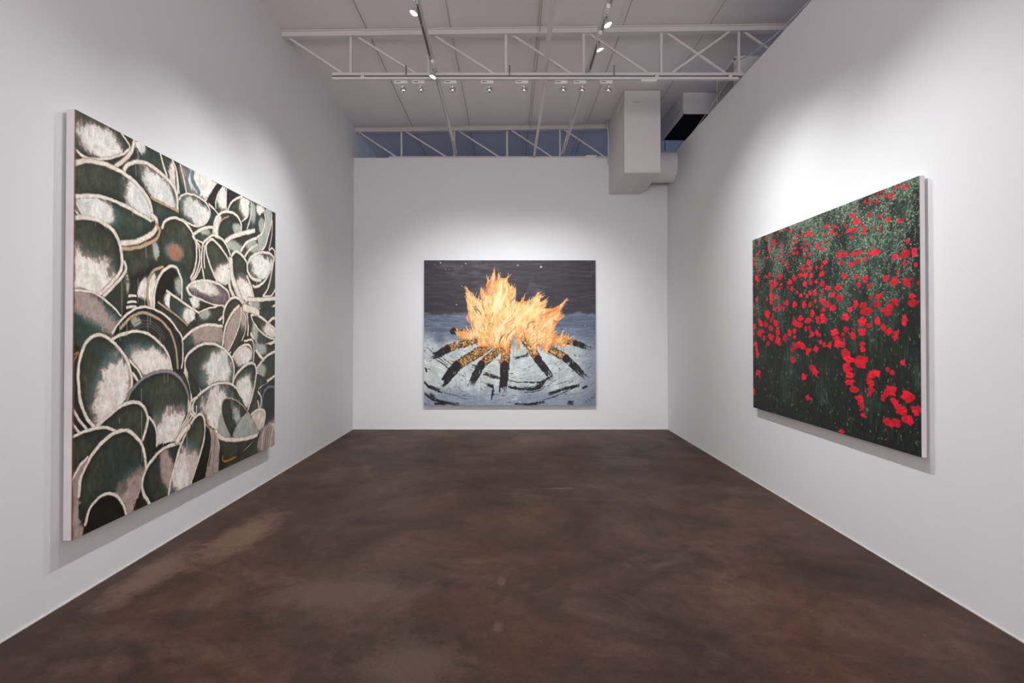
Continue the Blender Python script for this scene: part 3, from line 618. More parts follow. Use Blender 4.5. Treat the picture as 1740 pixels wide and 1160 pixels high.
[490,996],[431,1006]],[464,953,73,67,-0.2],0,1.1,0],["s",[[373,1001],[383,961],[401,925],[433,866],[477,817],[507,793],[542,784],[567,801],[574,844],[560,886],[536,929],[492,996]],10.5,0],
["s",[[414,848],[442,828],[477,814]],22.4,0],["b",[[579,824],[608,849],[614,902],[598,960],[576,1002],[498,999],[547,931],[571,879]],None,5,0.5,0],["s",[[576,820],[605,849],[613,896],[592,958],
[578,1000]],5.1,1],["b",[[614,853],[643,861],[672,932],[664,1002],[578,1000],[609,938]],[621,940,93,123,0],3,0.1,3],["s",[[638,870],[632,924],[624,996]],2.6,7],["s",[[656,879],[672,932],
[667,1000]],4.4,0],["b",[[672,919],[701,976],[689,998],[664,1002]],None,2,0.5,0],["s",[[691,952],[694,968],[714,975],[788,975]],6.4,6]]
DRIPS = [[[[260,253],[262,309]],2.5],[[[163,382],[166,509]],2.3],[[[184,482],[186,528]],2.3],[[[271,459],[272,513]],2.5],[[[282,458],[283,496]],2.5],[[[228,372],[230,439]],2.4],[[[255,364],[258,443]],2.5],
[[[93,417],[94,445]],2.1],[[[157,487],[159,539]],2.2],[[[327,534],[330,630]],2.6],[[[348,634],[350,664]],2.7],[[[366,635],[367,662]],2.7],[[[246,673],[247,706]],2.4],[[[247,734],[251,872]],2.4],
[[[158,741],[159,754]],2.2],[[[652,697],[654,734]],3.2],[[[691,697],[693,741]],3.3],[[[760,734],[763,831]],3.5],[[[749,757],[751,792]],3.5],[[[812,767],[814,817]],3.6],[[[649,717],[651,737]],3.2],
[[[503,363],[505,400]],2.9],[[[515,361],[517,408]],2.9],[[[489,367],[491,385]],2.9],[[[949,304],[951,335]],4.0],[[[983,172],[985,211]],4.1],[[[523,172],[524,190]],3.0],[[[881,196],[883,245]],3.9],
[[[922,152],[925,228]],4.0],[[[215,65],[217,95]],2.4],[[[203,176],[204,204]],2.4],[[[235,62],[236,73]],2.4],[[[68,244],[69,259]],2.1],[[[104,252],[105,260]],2.1],[[[467,827],[469,881]],2.6],
[[[428,867],[430,912]],2.6],[[[500,806],[501,818]],2.7],[[[467,820],[469,892]],2.8],[[[993,705],[995,756]],4.1]]
# poppies: x, y, width, height on the canvas
POPPIES = [[390,7,27,11],[346,11,23,11],[460,29,30,12],[320,23,14,9],[198,15,22,14],[235,20,15,11],[202,36,20,9],[83,29,15,12],[102,31,8,7],[278,49,29,16],[273,62,38,16],[298,68,28,13],[354,83,29,18],
[211,77,28,16],[225,98,28,17],[94,80,27,14],[64,93,27,18],[17,116,31,15],[6,137,20,12],[39,150,29,17],[94,121,11,7],[18,34,13,10],[195,133,28,16],[322,152,24,16],[356,118,25,19],[378,167,30,21],
[303,181,19,9],[417,194,31,16],[429,216,28,14],[422,143,21,12],[524,64,23,14],[548,70,11,14],[483,79,27,16],[521,95,29,13],[460,98,12,13],[505,125,30,11],[472,130,13,9],[493,149,28,21],
[529,152,24,22],[573,129,22,12],[589,71,26,18],[627,70,35,21],[662,79,25,19],[685,94,13,15],[595,98,15,8],[596,115,17,15],[642,132,30,17],[594,150,29,22],[650,174,25,22],[600,182,18,18],
[717,148,34,23],[776,137,19,16],[796,150,23,7],[769,170,30,17],[794,68,34,19],[791,105,24,16],[636,213,32,28],[651,207,19,10],[580,233,36,31],[623,242,23,20],[660,243,24,20],[707,246,20,18],
[752,252,25,21],[779,230,37,22],[754,281,37,23],[742,291,21,11],[558,267,46,24],[606,272,46,22],[661,280,31,23],[495,277,41,26],[448,292,41,28],[345,254,51,27],[223,230,37,26],[173,233,34,18],
[52,232,46,37],[70,193,32,20],[235,270,35,20],[288,285,42,42],[246,297,35,22],[246,315,25,21],[357,296,25,14],[339,320,26,18],[363,314,16,8],[83,256,17,10],[62,272,19,16],[70,295,19,16],[5,265,16,19],
[429,319,24,19],[472,329,34,28],[523,351,26,15],[599,314,39,30],[656,316,33,24],[703,314,29,18],[757,328,43,26],[797,352,44,24],[693,364,32,28],[647,364,34,22],[621,378,27,20],[561,370,32,20],
[760,367,23,11],[743,379,17,11],[754,407,46,26],[797,425,45,30],[695,405,23,15],[238,348,37,30],[238,380,39,33],[296,362,34,23],[187,366,28,20],[57,357,37,23],[12,395,20,22],[415,401,54,25],
[389,393,23,15],[496,411,48,27],[593,418,39,30],[647,419,36,25],[339,417,42,35],[381,426,25,21],[277,424,42,27],[191,443,58,41],[670,461,32,31],[707,435,21,11],[766,449,27,19],[742,453,14,10],
[1274,5,20,14],[1307,23,23,15],[1329,23,21,11],[1254,19,13,10],[1185,7,22,12],[1158,11,20,14],[1201,31,21,17],[1237,35,26,18],[1076,21,17,18],[1109,28,20,20],[1153,39,20,14],[995,61,29,22],
[1110,82,23,22],[1169,98,24,13],[1217,121,31,17],[1281,140,24,18],[1301,139,16,10],[1022,93,38,22],[1055,108,15,16],[937,88,18,18],[961,117,30,23],[1003,124,36,26],[1070,138,26,31],[1131,139,12,14],
[1170,149,16,18],[862,82,27,16],[835,102,30,19],[871,116,24,17],[891,132,12,12],[991,153,22,15],[1323,225,22,18],[890,210,38,24],[938,218,34,26],[995,221,35,19],[1037,223,40,22],[1097,232,24,19],
[1142,238,53,24],[1256,271,32,22],[1309,268,50,33],[1358,268,25,28],[1079,257,34,18],[908,248,24,29],[1022,258,44,22],[978,269,31,22],[1302,303,19,14],[1330,303,19,9],[1365,314,16,17],
[1272,331,14,15],[930,308,36,25],[1012,321,30,18],[1073,335,40,20],[1200,346,35,22],[1249,364,53,30],[1313,372,33,29],[1329,382,23,19],[1343,365,21,11],[1376,380,16,14],[1030,359,30,26],
[1105,363,22,16],[1096,371,22,13],[883,357,53,23],[838,387,41,26],[892,402,46,28],[1107,415,23,13],[1153,415,32,24],[1174,411,26,19],[1147,444,47,24],[1260,442,35,26],[1233,435,30,7],[1345,426,36,21],
[1351,448,58,27],[1011,433,29,33],[1002,444,27,12],[1058,444,49,25],[1080,469,80,32],[971,456,34,21],[847,443,57,25],[834,449,35,16],[1185,467,35,13],[1225,459,40,26],[1217,479,45,27],
[1205,488,26,13],[935,487,51,32],[1053,505,58,25],[1054,519,41,21],[1151,507,35,31],[1163,519,26,14],[1097,527,35,21],[1308,511,31,35],[1302,525,23,16],[1184,536,31,27],[1199,555,21,17],
[1224,547,28,20],[1214,559,25,13],[1257,559,37,20],[1254,575,34,23],[937,542,42,26],[919,564,26,19],[925,585,23,11],[982,540,14,9],[988,567,43,37],[1051,553,50,27],[850,555,55,31],[870,588,60,34],
[889,607,73,34],[922,608,28,19],[821,612,15,23],[1052,605,35,19],[1055,626,43,23],[937,647,57,37],[191,452,58,47],[28,447,29,18],[243,483,41,29],[261,463,17,22],[82,479,30,19],[108,500,57,39],
[169,506,51,41],[292,502,64,34],[235,528,58,30],[25,518,35,31],[139,545,35,20],[92,558,53,42],[10,560,27,22],[149,584,35,30],[234,574,74,31],[244,590,39,22],[313,533,39,19],[318,553,54,28],
[398,582,44,49],[319,594,55,39],[333,611,46,26],[291,605,30,18],[202,615,44,29],[35,622,44,31],[48,648,33,28],[59,671,43,33],[57,689,26,19],[493,497,40,45],[515,510,49,29],[556,486,52,28],
[550,519,51,29],[629,496,60,28],[668,463,34,33],[715,497,30,34],[755,481,41,26],[769,496,48,26],[758,505,30,15],[442,555,43,32],[496,547,36,27],[496,577,35,17],[609,535,29,25],[640,532,24,18],
[651,550,27,17],[666,563,41,26],[645,574,19,12],[706,552,26,20],[722,565,47,20],[738,600,29,23],[767,611,30,25],[812,613,34,31],[486,613,30,25],[504,625,54,30],[477,644,38,25],[539,608,40,20],
[565,620,55,36],[590,627,31,20],[628,640,50,21],[620,656,30,20],[700,634,40,28],[478,694,55,37],[660,723,56,33],[691,746,47,35],[587,772,56,30],[576,783,27,16],[71,786,64,37],[92,810,28,23],
[13,906,31,43],[621,873,51,27],[655,876,21,13],[936,649,60,39],[954,670,67,30],[987,671,36,19],[1047,666,75,34],[1040,683,83,38],[1074,669,40,25],[946,707,65,37],[968,736,58,26],[964,767,66,26],
[946,773,33,19],[993,796,52,30],[1132,719,70,27],[1096,742,39,25],[1109,729,39,24],[1106,762,46,33],[1109,786,46,24],[1097,805,22,23],[1029,831,53,30],[1038,847,41,25],[1048,867,33,33],
[1052,895,31,17],[1070,901,23,9],[1209,699,23,21],[1236,710,33,19],[1294,666,25,20],[1223,779,71,35],[1205,789,36,31],[1181,809,31,28],[1247,769,29,19],[1320,789,65,30],[1316,800,49,28],
[1341,790,32,18],[1246,815,38,21],[1258,829,34,19],[1280,846,62,34],[1274,835,34,23],[1296,855,33,15],[1361,832,52,26],[1358,843,31,22],[1315,875,54,30],[1331,882,32,22],[1204,898,42,27],
[1251,895,52,31],[1228,910,35,15],[1274,901,17,13],[902,989,40,22]]

DARKS = [C8(58,62,50), C8(54,70,63), C8(38,41,40), C8(160,138,126), C8(112,102,102), C8(26,26,20)]
LIGHTS = [C8(243,236,224), C8(243,240,230), C8(160,150,130), C8(176,158,148), C8(176,182,170), C8(170,120,96)]
TEAL = C8(70,112,112); PINK = C8(150,124,112)
RIMS = [(C8(241,232,217), C8(128,94,70)), (C8(196,168,132), C8(104,78,58)), (C8(120,110,104), C8(60,56,52)), (C8(232,222,208), C8(128,94,70)), (C8(104,128,134), None), (C8(150,142,142), C8(80,76,78)), (C8(190,120,44), None), (C8(70,62,56), None)]
def paint_bowls():
    H = 700; W = int(H*1.135); k = H/1000.
    c = Canvas(W, H, 11)
    c.im[:] = C8(46,48,40)
    for o in BOWLS:
        if o[0] == 's':
            col, ed = RIMS[o[3]]
            c.stroke(np.array(o[1])*k, o[2]*k*1.15, col, ed, dry=.35, warp=1.6)
            continue
        _, poly, L, d, teal, lc = o
        p = np.array(poly, float)*k
        r = c.mask(p, 1.5, 1.2)
        if r is None: continue
        sl, m, X, Y, sd = r
        g = c.grain[sl]; b = c.mid[sl]; bg = c.big[sl]; vt = c.vert[sl]
        base = np.ones(X.shape+(3,))*DARKS[d]
        olive = C8(74,76,54) if d in (0, 1) else DARKS[d]*1.25
        q = sm(.4, .75, b)[..., None]; base = base*(1-q*.6)+olive*q*.6
        base *= (1+(g-.5)*.6+(bg-.5)*.7+(vt-.5)*.12)[..., None]
        # broad bluish brushing
        if d in (0, 1):
            q = (sm(.50, .72, c.big[sl][::-1, ::-1] if False else 1-bg)*.38*min(teal, 1))[..., None]; base = base*(1-q)+TEAL*.8*q
        base *= (1-.30*sm(7*k*3, 0, sd))[..., None]
        if L:
            cx, cy, rx, ry, a = L[0]*k, L[1]*k, max(abs(L[2])*k, 2), max(abs(L[3])*k, 2), L[4]
            dx, dy = X-cx, Y-cy; ca, sa = math.cos(a), math.sin(a)
            u = (dx*ca+dy*sa)/rx; v = (-dx*sa+dy*ca)/ry
            rr = np.sqrt(u*u+v*v)*.90+(b-.45)*.75+(g-.5)*.5+(vt-.5)*.15+(c.horz[sl]-.5)*.12
            tl = (sm(1.55, 1.12, rr)*min(teal, 1)*(.35+.65*sm(.42, .56, b)))[..., None]; base = base*(1-tl)+TEAL*(1+(g[..., None]-.5)*.5)*tl
            pk = (sm(1.24, 1.02, rr)*.85)[..., None]; base = base*(1-pk)+PINK*(1+(g[..., None]-.5)*.3)*pk
            lt = sm(1.05, .84, rr)[..., None]
            lcv = LIGHTS[lc]*(1+(g[..., None]-.5)*.18)*(1+(c.horz[sl][..., None]-.5)*.08)*(1+(b[..., None]-.5)*.2)
            bl = (sm(.55, .72, bg)*.35)[..., None]; lcv = lcv*(1-bl)+C8(180,192,192)*bl if lc == 1 else lcv*(1-bl)+PINK*1.12*bl
            base = base*(1-lt)+lcv*lt
        c.blend(sl, m, np.clip(base, 0, 1)); c.line[sl] *= 1-m
    brush(c, 15000, 11, 2.4, .045, 5, amt=.55)
    brush(c, 2200, 8, 1.6, .22, 6, amt=.3)
    for pts, w in DRIPS:
        c.stroke(np.array(pts, float)*k, w*k, C8(184,190,184), None, dry=.2, amt=.8, warp=.3, smooth=False)
    # thin brown line where the picture folds round the stretcher
    e = np.minimum(np.arange(W)[None, :]+c.wx*6, 1e9)*np.ones((H, 1)); q = (sm(5, 1, e)*.8)[..., None]
    c.im = c.im*(1-q)+C8(120,82,56)*q
    c.im *= (1+(c.grain-.5)*.10)[..., None]
    return np.clip(c.im, 0, 1)

def paint_poppies():
    H = 560; W = int(H*1.389); k = H/1000.
    c = Canvas(W, H, 31); rs = np.random.RandomState(7)
    Y, X = np.mgrid[0:H, 0:W]; v = Y/H; u = X/W
    t = sm(.34, .85, c.big+ (c.vert-.5)*.3+(.42-v)*.35)[..., None]
    c.im = C8(27,32,30)*(1-t)+C8(52,76,64)*t
    c.im = c.im*(1+(c.vert-.5)*.5+(c.grain-.5)*.6)[..., None]
    # grass blades
    n = 5200; x = rs.rand(n)*W; y = rs.rand(n)*H; g = rs.rand(n, 1)
    cols = (C8(22,28,26)*(1-g)+C8(60,92,72)*g)*(.6+.5*rs.rand(n, 1))
    c.dabs(x, y, .8+rs.rand(n)*.8, 4+rs.rand(n)*9, np.pi/2+rs.randn(n)*.6, cols, .55)
    n = 900; x = rs.rand(n)*W; y = (rs.rand(n)**.6)*H
    c.dabs(x, y, .9+rs.rand(n)*.5, 6+rs.rand(n)*12, np.pi/2+rs.randn(n)*.6, C8(64,98,76)*(.6+.5*rs.rand(n, 1)), .45)
    # pale flecks thick in the upper part, in drifts
    n = 30000; x = rs.rand(n)*W; y = (rs.rand(n)**1.25)*H*.62; xi, yi = x.astype(int), y.astype(int)
    dens = sm(.42, .62, c.mid[yi, xi]*.5+c.big[yi, xi]*.5+(.22-y/H)*.28)*sm(.62, .25, y/H)
    keep = rs.rand(n) < dens*.62+.10*sm(.55, .2, y/H); x, y = x[keep], y[keep]; n = len(x); pale = rs.rand(n, 1)
    cols = (C8(128,146,122)*(1-pale)+C8(206,206,170)*pale)*(.75+.35*rs.rand(n, 1))
    c.dabs(x, y, .8+rs.rand(n)*1.1, 1.2+rs.rand(n)*2.6, rs.randn(n)*.5-.2, cols, .8)
    # buds and small pale things lower down
    n = 420; x = rs.rand(n)*W; y = H*(.42+.56*rs.rand(n)); q = rs.rand(n, 1)
    cols = np.where(q < .12, C8(176,112,84), np.where(q < .7, C8(120,140,118), C8(190,188,160)))*(.7+.4*rs.rand(n, 1))
    c.dabs(x, y, 1.0+rs.rand(n)*1.5, 2+rs.rand(n)*5, np.pi/2+rs.randn(n)*.5, cols, .8)
    for i in range(40):                         # nodding stems
        x0, y0 = rs.rand()*W, H*(.5+.5*rs.rand()); l = 22+rs.rand()*34; s = rs.choice([-1, 1])
        c.stroke([(x0, y0+l), (x0+s*2, y0+l*.4), (x0+s*5, y0), (x0+s*9, y0+4)], 1.3, C8(92,120,90), None, amt=.6, warp=.5)
        c.stroke([(x0+s*9, y0+3), (x0+s*10, y0+9)], 3.2, C8(176,180,140), None, amt=.8, warp=.2, taper=True)
    for (x, y, w, h) in POPPIES:
        x, y, w, h = x*k, y*k, max(w*k*1.10, 3.2), max(h*k*1.10, 3.2); nn = 11
        ph = rs.rand()*6; pts = []
        for j in range(nn):
            a = 2*np.pi*j/nn+ph; r = .5*(.66+.46*rs.rand()+(.12 if j % 3 else -.08))
            pts.append((x+math.cos(a)*w*r, y+math.sin(a)*h*r))
        b = 1+.10*rs.randn(); small = w < 14
        c.fill(pts, np.clip(C8(214,20,44)*(.93 if small else 1.02)*min(max(b, .85), 1.1), 0, 1), .96, warp=1.2, soft=.8, var=.16)
        if w > 11:
            for j in range(3):                  # petal folds
                a = rs.rand()*6.28; r = .28*rs.rand()
                c.stroke([(x+math.cos(a)*w*.05, y+math.sin(a)*h*.05), (x+math.cos(a+.4)*w*(.1+r*.5), y+math.sin(a+.4)*h*(.1+r*.5)), (x+math.cos(a+.5)*w*(.2+r), y+math.sin(a+.5)*h*(.2+r))], 1.4, C8(150,6,30), None, amt=.65, warp=.5)
            c.stroke([(x-w*.2, y-h*.22), (x+w*.05, y-h*.3), (x+w*.2, y-h*.2)], 2, C8(236,40,56), None, amt=.6, warp=.5)
    for p in [((.30*W,.62*H),(.305*W,.70*H)),((.735*W,.60*H),(.72*W,.72*H)),((.80*W,.68*H),(.83*W,.78*H)),((.35*W,.83*H),(.34*W,.93*H))]:
        c.stroke(p, 1.2, C8(120,140,96), None, amt=.7, warp=1)
    c.im *= (1+(c.grain-.5)*.18)[..., None]
    return np.clip(c.im, 0, 1)

def paint_fire():
    W = 520; H = int(W/1.184); c = Canvas(W, H, 51); rs = np.random.RandomState(9)
    def P(pts): return [((x-80)/1173.*W, (y-88)/950.*H) for x, y in pts]
    s = W/1173.
    Y, X = np.mgrid[0:H, 0:W]; zy = Y/H*950+88; zx = X/W*1173+80
    hz = c.horz
    sky = C8(52,47,52)*(1+(hz-.5)[..., None]*.7); q = (sm(.50, .68, c.big+(hz-.5)*.4)*sm(420, 150, zy)*.55)[..., None]; sky = sky*(1-q)+C8(88,88,100)*q
    mid = C8(94,106,124)*(1+(hz-.5)[..., None]*.6)
    low = C8(190,200,200)*(1+(c.mid-.5)[..., None]*.35); q = (sm(.5, .65, c.big)*.6)[..., None]; low = low*(1-q)+C8(208,212,206)*q
    q = (sm(880, 1010, zy+(c.big-.5)*160)*.75)[..., None]; low = low*(1-q)+C8(124,136,156)*q
    q = (sm(1080, 1230, zx+(c.mid-.5)*120)*.7)[..., None]; low = low*(1-q)+C8(112,120,138)*q
    a = sm(425, 450, zy+(c.mid-.5)*40)[..., None]; b = sm(520, 680, zy+(c.mid-.5)*110-np.abs(zx-640)*.02)[..., None]
    c.im = (sky*(1-a)+mid*a)*(1-b)+low*b
    n = 1500; x = rs.rand(n)*W; y = rs.rand(n)*H; xi, yi = x.astype(int), y.astype(int)
    up = y < H*.56
    col = c.im[yi, xi]*(1+rs.randn(n, 1)*.22)
    c.dabs(x, y, 1+rs.rand(n)*1.6, 6+rs.rand(n)*18, np.where(up, rs.randn(n)*.12, rs.randn(n)*.35+(x/W-.5)*-.9), np.clip(col, 0, 1), .6)
    for x, y, r in ((193,105,5),(228,148,3),(152,115,3),(365,108,4),(338,125,3),(878,130,9),(720,122,5),(303,378,4),(250,148,2),(1180,515,4)):
        c.stroke(P([(x-.5, y), (x+.5, y)]), max(1.6, r*s*1.9), C8(172,184,196), None, dry=0, smooth=False)
    K = C8(24,22,26); G = C8(58,56,62)
    def ark(pts, w, col=K, amt=.9, dry=1.0):
        if w > 12:
            for j in range(int(w/4)):
                o = (rs.rand()-.5)*w*.8; q = rs.randn(2)*3
                c.stroke(P([(x+q[0], y+o+q[1]) for x, y in pts]), (3+rs.rand()*4)*s, col, None, dry=1.4, amt=amt, warp=3)
        c.stroke(P(pts), w*s*.8, col, None, dry=1.6, amt=amt, warp=2.6, taper=True)
    # ring of black marks round the fire
    for pts, w in (([(85,650),(150,700),(245,775)],9),([(150,715),(200,760),(300,830)],9),([(170,700),(260,765),(300,800)],7),([(100,690),(170,745),(240,790)],5),
                   ([(85,890),(130,920),(200,945)],22),([(200,945),(270,965),(330,980)],9),([(85,960),(150,1000),(240,1020),(320,1030)],16),([(120,965),(160,985)],26),
                   ([(85,790),(100,815)],20),([(320,835),(360,850)],9),([(150,1026),(230,1030)],20),([(310,985),(400,1000)],5),
                   ([(490,828),(560,850),(620,862)],20),([(620,862),(720,885),(860,882)],9),([(720,885),(800,890),(890,880),(960,862)],12),
                   ([(515,905),(550,910)],24),([(550,915),(548,960),(540,990)],26),([(520,965),(600,965)],7),([(660,915),(720,925),(760,930)],30),([(760,935),(850,922),(905,890)],34),([(850,895),(910,880)],16),
                   ([(880,880),(920,860),(960,840)],14),([(700,1030),(800,1030),(900,1015)],24),([(860,1005),(950,985),(1030,955),(1120,915)],12),([(1040,930),(1130,905)],22),([(930,960),(1000,940),(1060,925)],24),
                   ([(1160,920),(1195,912)],18),([(1100,915),(1135,905)],18),([(1060,1010),(1100,1018)],20),([(640,1020),(700,1015)],6),([(560,740),(620,738)],9),([(690,728),(740,722),(795,700)],16),
                   ([(725,785),(760,800),(840,770)],5),([(740,815),(800,805)],4),([(950,905),(1040,885),(1110,850)],5),([(410,780),(450,790)],16),([(1075,820),(1110,812)],10),([(1100,700),(1120,720)],8),([(470,935),(480,925)],12),([(1010,800),(1000,790)],10)):
        ark(pts, w)
    for _ in range(160):
        a = rs.rand()*math.pi; r = 300+rs.rand()*330; x = 650+math.cos(a)*r*1.15; y = 640+math.sin(a)*r*.62
        if y < 660 or y > 1030: continue
        t = a+math.pi/2+rs.randn()*.2; l = 4+rs.rand()*22
        ark([(x-math.cos(t)*l, y-math.sin(t)*l*.5), (x+math.cos(t)*l, y+math.sin(t)*l*.5)], 2+rs.rand()*6, K if rs.rand() < .6 else G, .75)
    for i, (x, y) in enumerate(((1180,1012),(1196,1000),(1208,1004),(1218,992),(1232,990),(1246,984))): ark([(x, y), (x+8, y-8+3*(i % 3))], 10)
    for x, y0, y1 in ((300,690,1000),(320,800,950),(468,860,1030),(530,760,900),(590,930,1030),(640,930,1035),(690,640,800),(745,920,1030),(880,880,980),(1000,800,930),(1112,690,1000),(362,830,960)):
        c.stroke(P([(x, y0), (x+2, y1)]), 2, C8(140,128,96), None, amt=.45, warp=.4, smooth=False)
    # logs
    logs = [((280,550),(450,585),48,None),((240,668),(440,605),56,(105,738)),((302,780),(520,645),70,(196,908)),((472,772),(620,640),60,(385,922)),((630,778),(648,600),66,(616,972)),
            ((856,735),(760,590),58,(962,868)),((1050,730),(880,630),56,(1192,862)),((1112,630),(940,600),42,(1238,674))]
    for a, b, w, sh in logs:
        if sh:
            d = np.array(sh, float)-np.array(a); L = np.linalg.norm(d); d /= L; nrm = np.array([-d[1], d[0]])
            for o in np.linspace(-.40, .40, 11):
                e = np.array(sh)-d*rs.rand()*L*.34
                ark([tuple(np.array(a)+nrm*o*w), tuple(e+nrm*o*w*.8)], w*.19, K, 1, .4)
    for a, b, w, sh in logs:
        c.stroke(P([a, b]), w*s, C8(104,70,46), C8(34,24,22), dry=.2, warp=2, smooth=False)
        n = int(150*w/50); t = rs.rand(n); o = rs.randn(n)*.26; A, B = np.array(a, float), np.array(b, float); d = (B-A)/np.linalg.norm(B-A); nr = np.array([-d[1], d[0]])
        p = A+(B-A)*(.1+.9*t[:, None])+nr*(o*w)[:, None]; p = (p-[80, 88])/[1173., 950.]*[W, H]
        pal = np.array([C8(206,170,70), C8(240,206,130), C8(214,112,50), C8(120,92,40), C8(36,26,24), C8(222,190,160)])
        c.dabs(p[:, 0], p[:, 1], 1.2+rs.rand(n)*1.4, 2+rs.rand(n)*4, rs.rand(n)*3.14, pal[rs.choice(6, n, p=[.25,.24,.15,.10,.16,.10])], .85)
        e = [(a[0]+math.cos(q)*w*.42, a[1]+math.sin(q)*w*.50) for q in np.linspace(0, 6.28, 10)[:-1]]
        c.fill(P(e), C8(26,20,20), 1, warp=1.5, var=.4)
        c.stroke(P([(a[0]-w*.4, a[1]-w*.25), (a[0], a[1]-w*.55), (a[0]+w*.4, a[1]-w*.3)]), 5*s, C8(196,90,50), None, dry=.8, amt=.8)
    # flames
    F = [(370,262),(388,290),(430,325),(466,345),(466,300),(468,262),(492,292),(515,292),(503,250),(512,222),(505,180),(527,218),(545,178),(562,145),(566,205),(578,222),(584,175),(606,200),(640,202),(674,176),(652,215),(662,250),(692,262),(708,292),(703,345),(735,358),(770,310),(760,352),(800,352),(830,330),(860,292),(868,312),(886,315),(872,362),(915,345),(916,385),(900,402),(960,402),(1005,378),(1062,333),(1040,372),(1010,425),(1022,452),(990,500),(968,552),(1000,582),(1032,545),(1035,575),(1085,600),
         (1040,620),(1060,655),(960,640),(910,690),(860,640),(840,700),(800,640),(750,600),(735,640),(722,695),(705,600),(690,592),(660,650),(655,700),(610,660),(560,660),(520,650),(450,650),(440,600),(380,610),(300,575),(350,545),(410,535),(392,500),(365,465),(382,440),(376,400),(366,320)]
    r = c.mask(P(F), 2.0, 1.2, True)
    sl, m, Xs, Ys, sd = r
    x_ = Xs/W*1173+80; y_ = Ys/H*950+88
    st = c.vert[sl]
    q = np.clip(sm(0, 24*s, sd)*.75+(st-.5)*1.6+(c.mid[sl]-.5)*1.6, 0, 1)[..., None]
    base = C8(232,146,74)*(1-q)+C8(252,216,152)*q
    c.blend(sl, m*.97, np.clip(base, 0, 1))
    inside = np.zeros((H, W)); inside[sl] = m; depth = np.zeros((H, W)); depth[sl] = sd
    n = 5200; x = rs.rand(n)*W; y = rs.rand(n)*H; xi, yi = x.astype(int), y.astype(int); k = inside[yi, xi] > .6; x, y, xi, yi = x[k], y[k], xi[k], yi[k]; n = len(x)
    zx_ = x/W*1173+80; zy_ = y/H*950+88; dep = depth[yi, xi]
    ang = np.arctan2(-1.0*np.ones(n), np.clip((zx_-560)/260., -1.0, 1.25)*np.where(zx_ > 560, .95, .55))+rs.randn(n)*.22+(c.mid[yi, xi]-.5)*1.6
    pal = np.array([C8(252,226,172), C8(248,206,128), C8(242,170,84), C8(232,120,56), C8(214,182,84), C8(250,222,200), C8(150,104,74), C8(222,84,58)])
    pr = rs.rand(n); edge = sm(16*s*3, 0, dep)*.5
    idx = np.where(pr < .36-edge*.25, 0, np.where(pr < .60-edge*.2, 1, np.where(pr < .72, 2, np.where(pr < .81+edge*.1, 3, np.where(pr < .88, 4, np.where(pr < .93, 5, np.where(pr < .975, 6, 7)))))))
    low_ = (zy_ > 520) & (rs.rand(n) < .16); idx = np.where(low_, 6, idx)
    hot = (zx_ > 900) & (zy_ > 390) & (zy_ < 470) & (rs.rand(n) < .6); idx = np.where(hot, 3, idx)
    hot = (zx_ > 490) & (zx_ < 570) & (zy_ < 320) & (rs.rand(n) < .35); idx = np.where(hot, 7, idx)
    c.dabs(x, y, .9+rs.rand(n)*1.5, 4+rs.rand(n)*11, ang, np.clip(pal[idx]*(1+rs.randn(n, 1)*.05), 0, 1), .7)
    # ragged licks leaving the edge of the flames
    k = (dep < 9) & (zy_ < 640); xe, ye, ae = x[k], y[k], ang[k]
    if len(xe):
        m2 = len(xe); l = 6+rs.rand(m2)*12
        c.dabs(xe+np.cos(ae)*l*.5, ye+np.sin(ae)*l*.5, .8+rs.rand(m2)*1.1, l, ae, pal[rs.choice([0,1,2,3,5], m2)]*.97, .75)
        c.dabs(xe-np.sin(ae)*3, ye+np.cos(ae)*3, .7+rs.rand(m2)*.8, l*.7, ae, np.ones((m2, 1))*C8(96,74,70), .35)
    def fl(pts, w, col, amt=.85): c.stroke(P(pts), w*s, C8(*col), None, dry=.5, amt=amt, warp=1.5, taper=True)
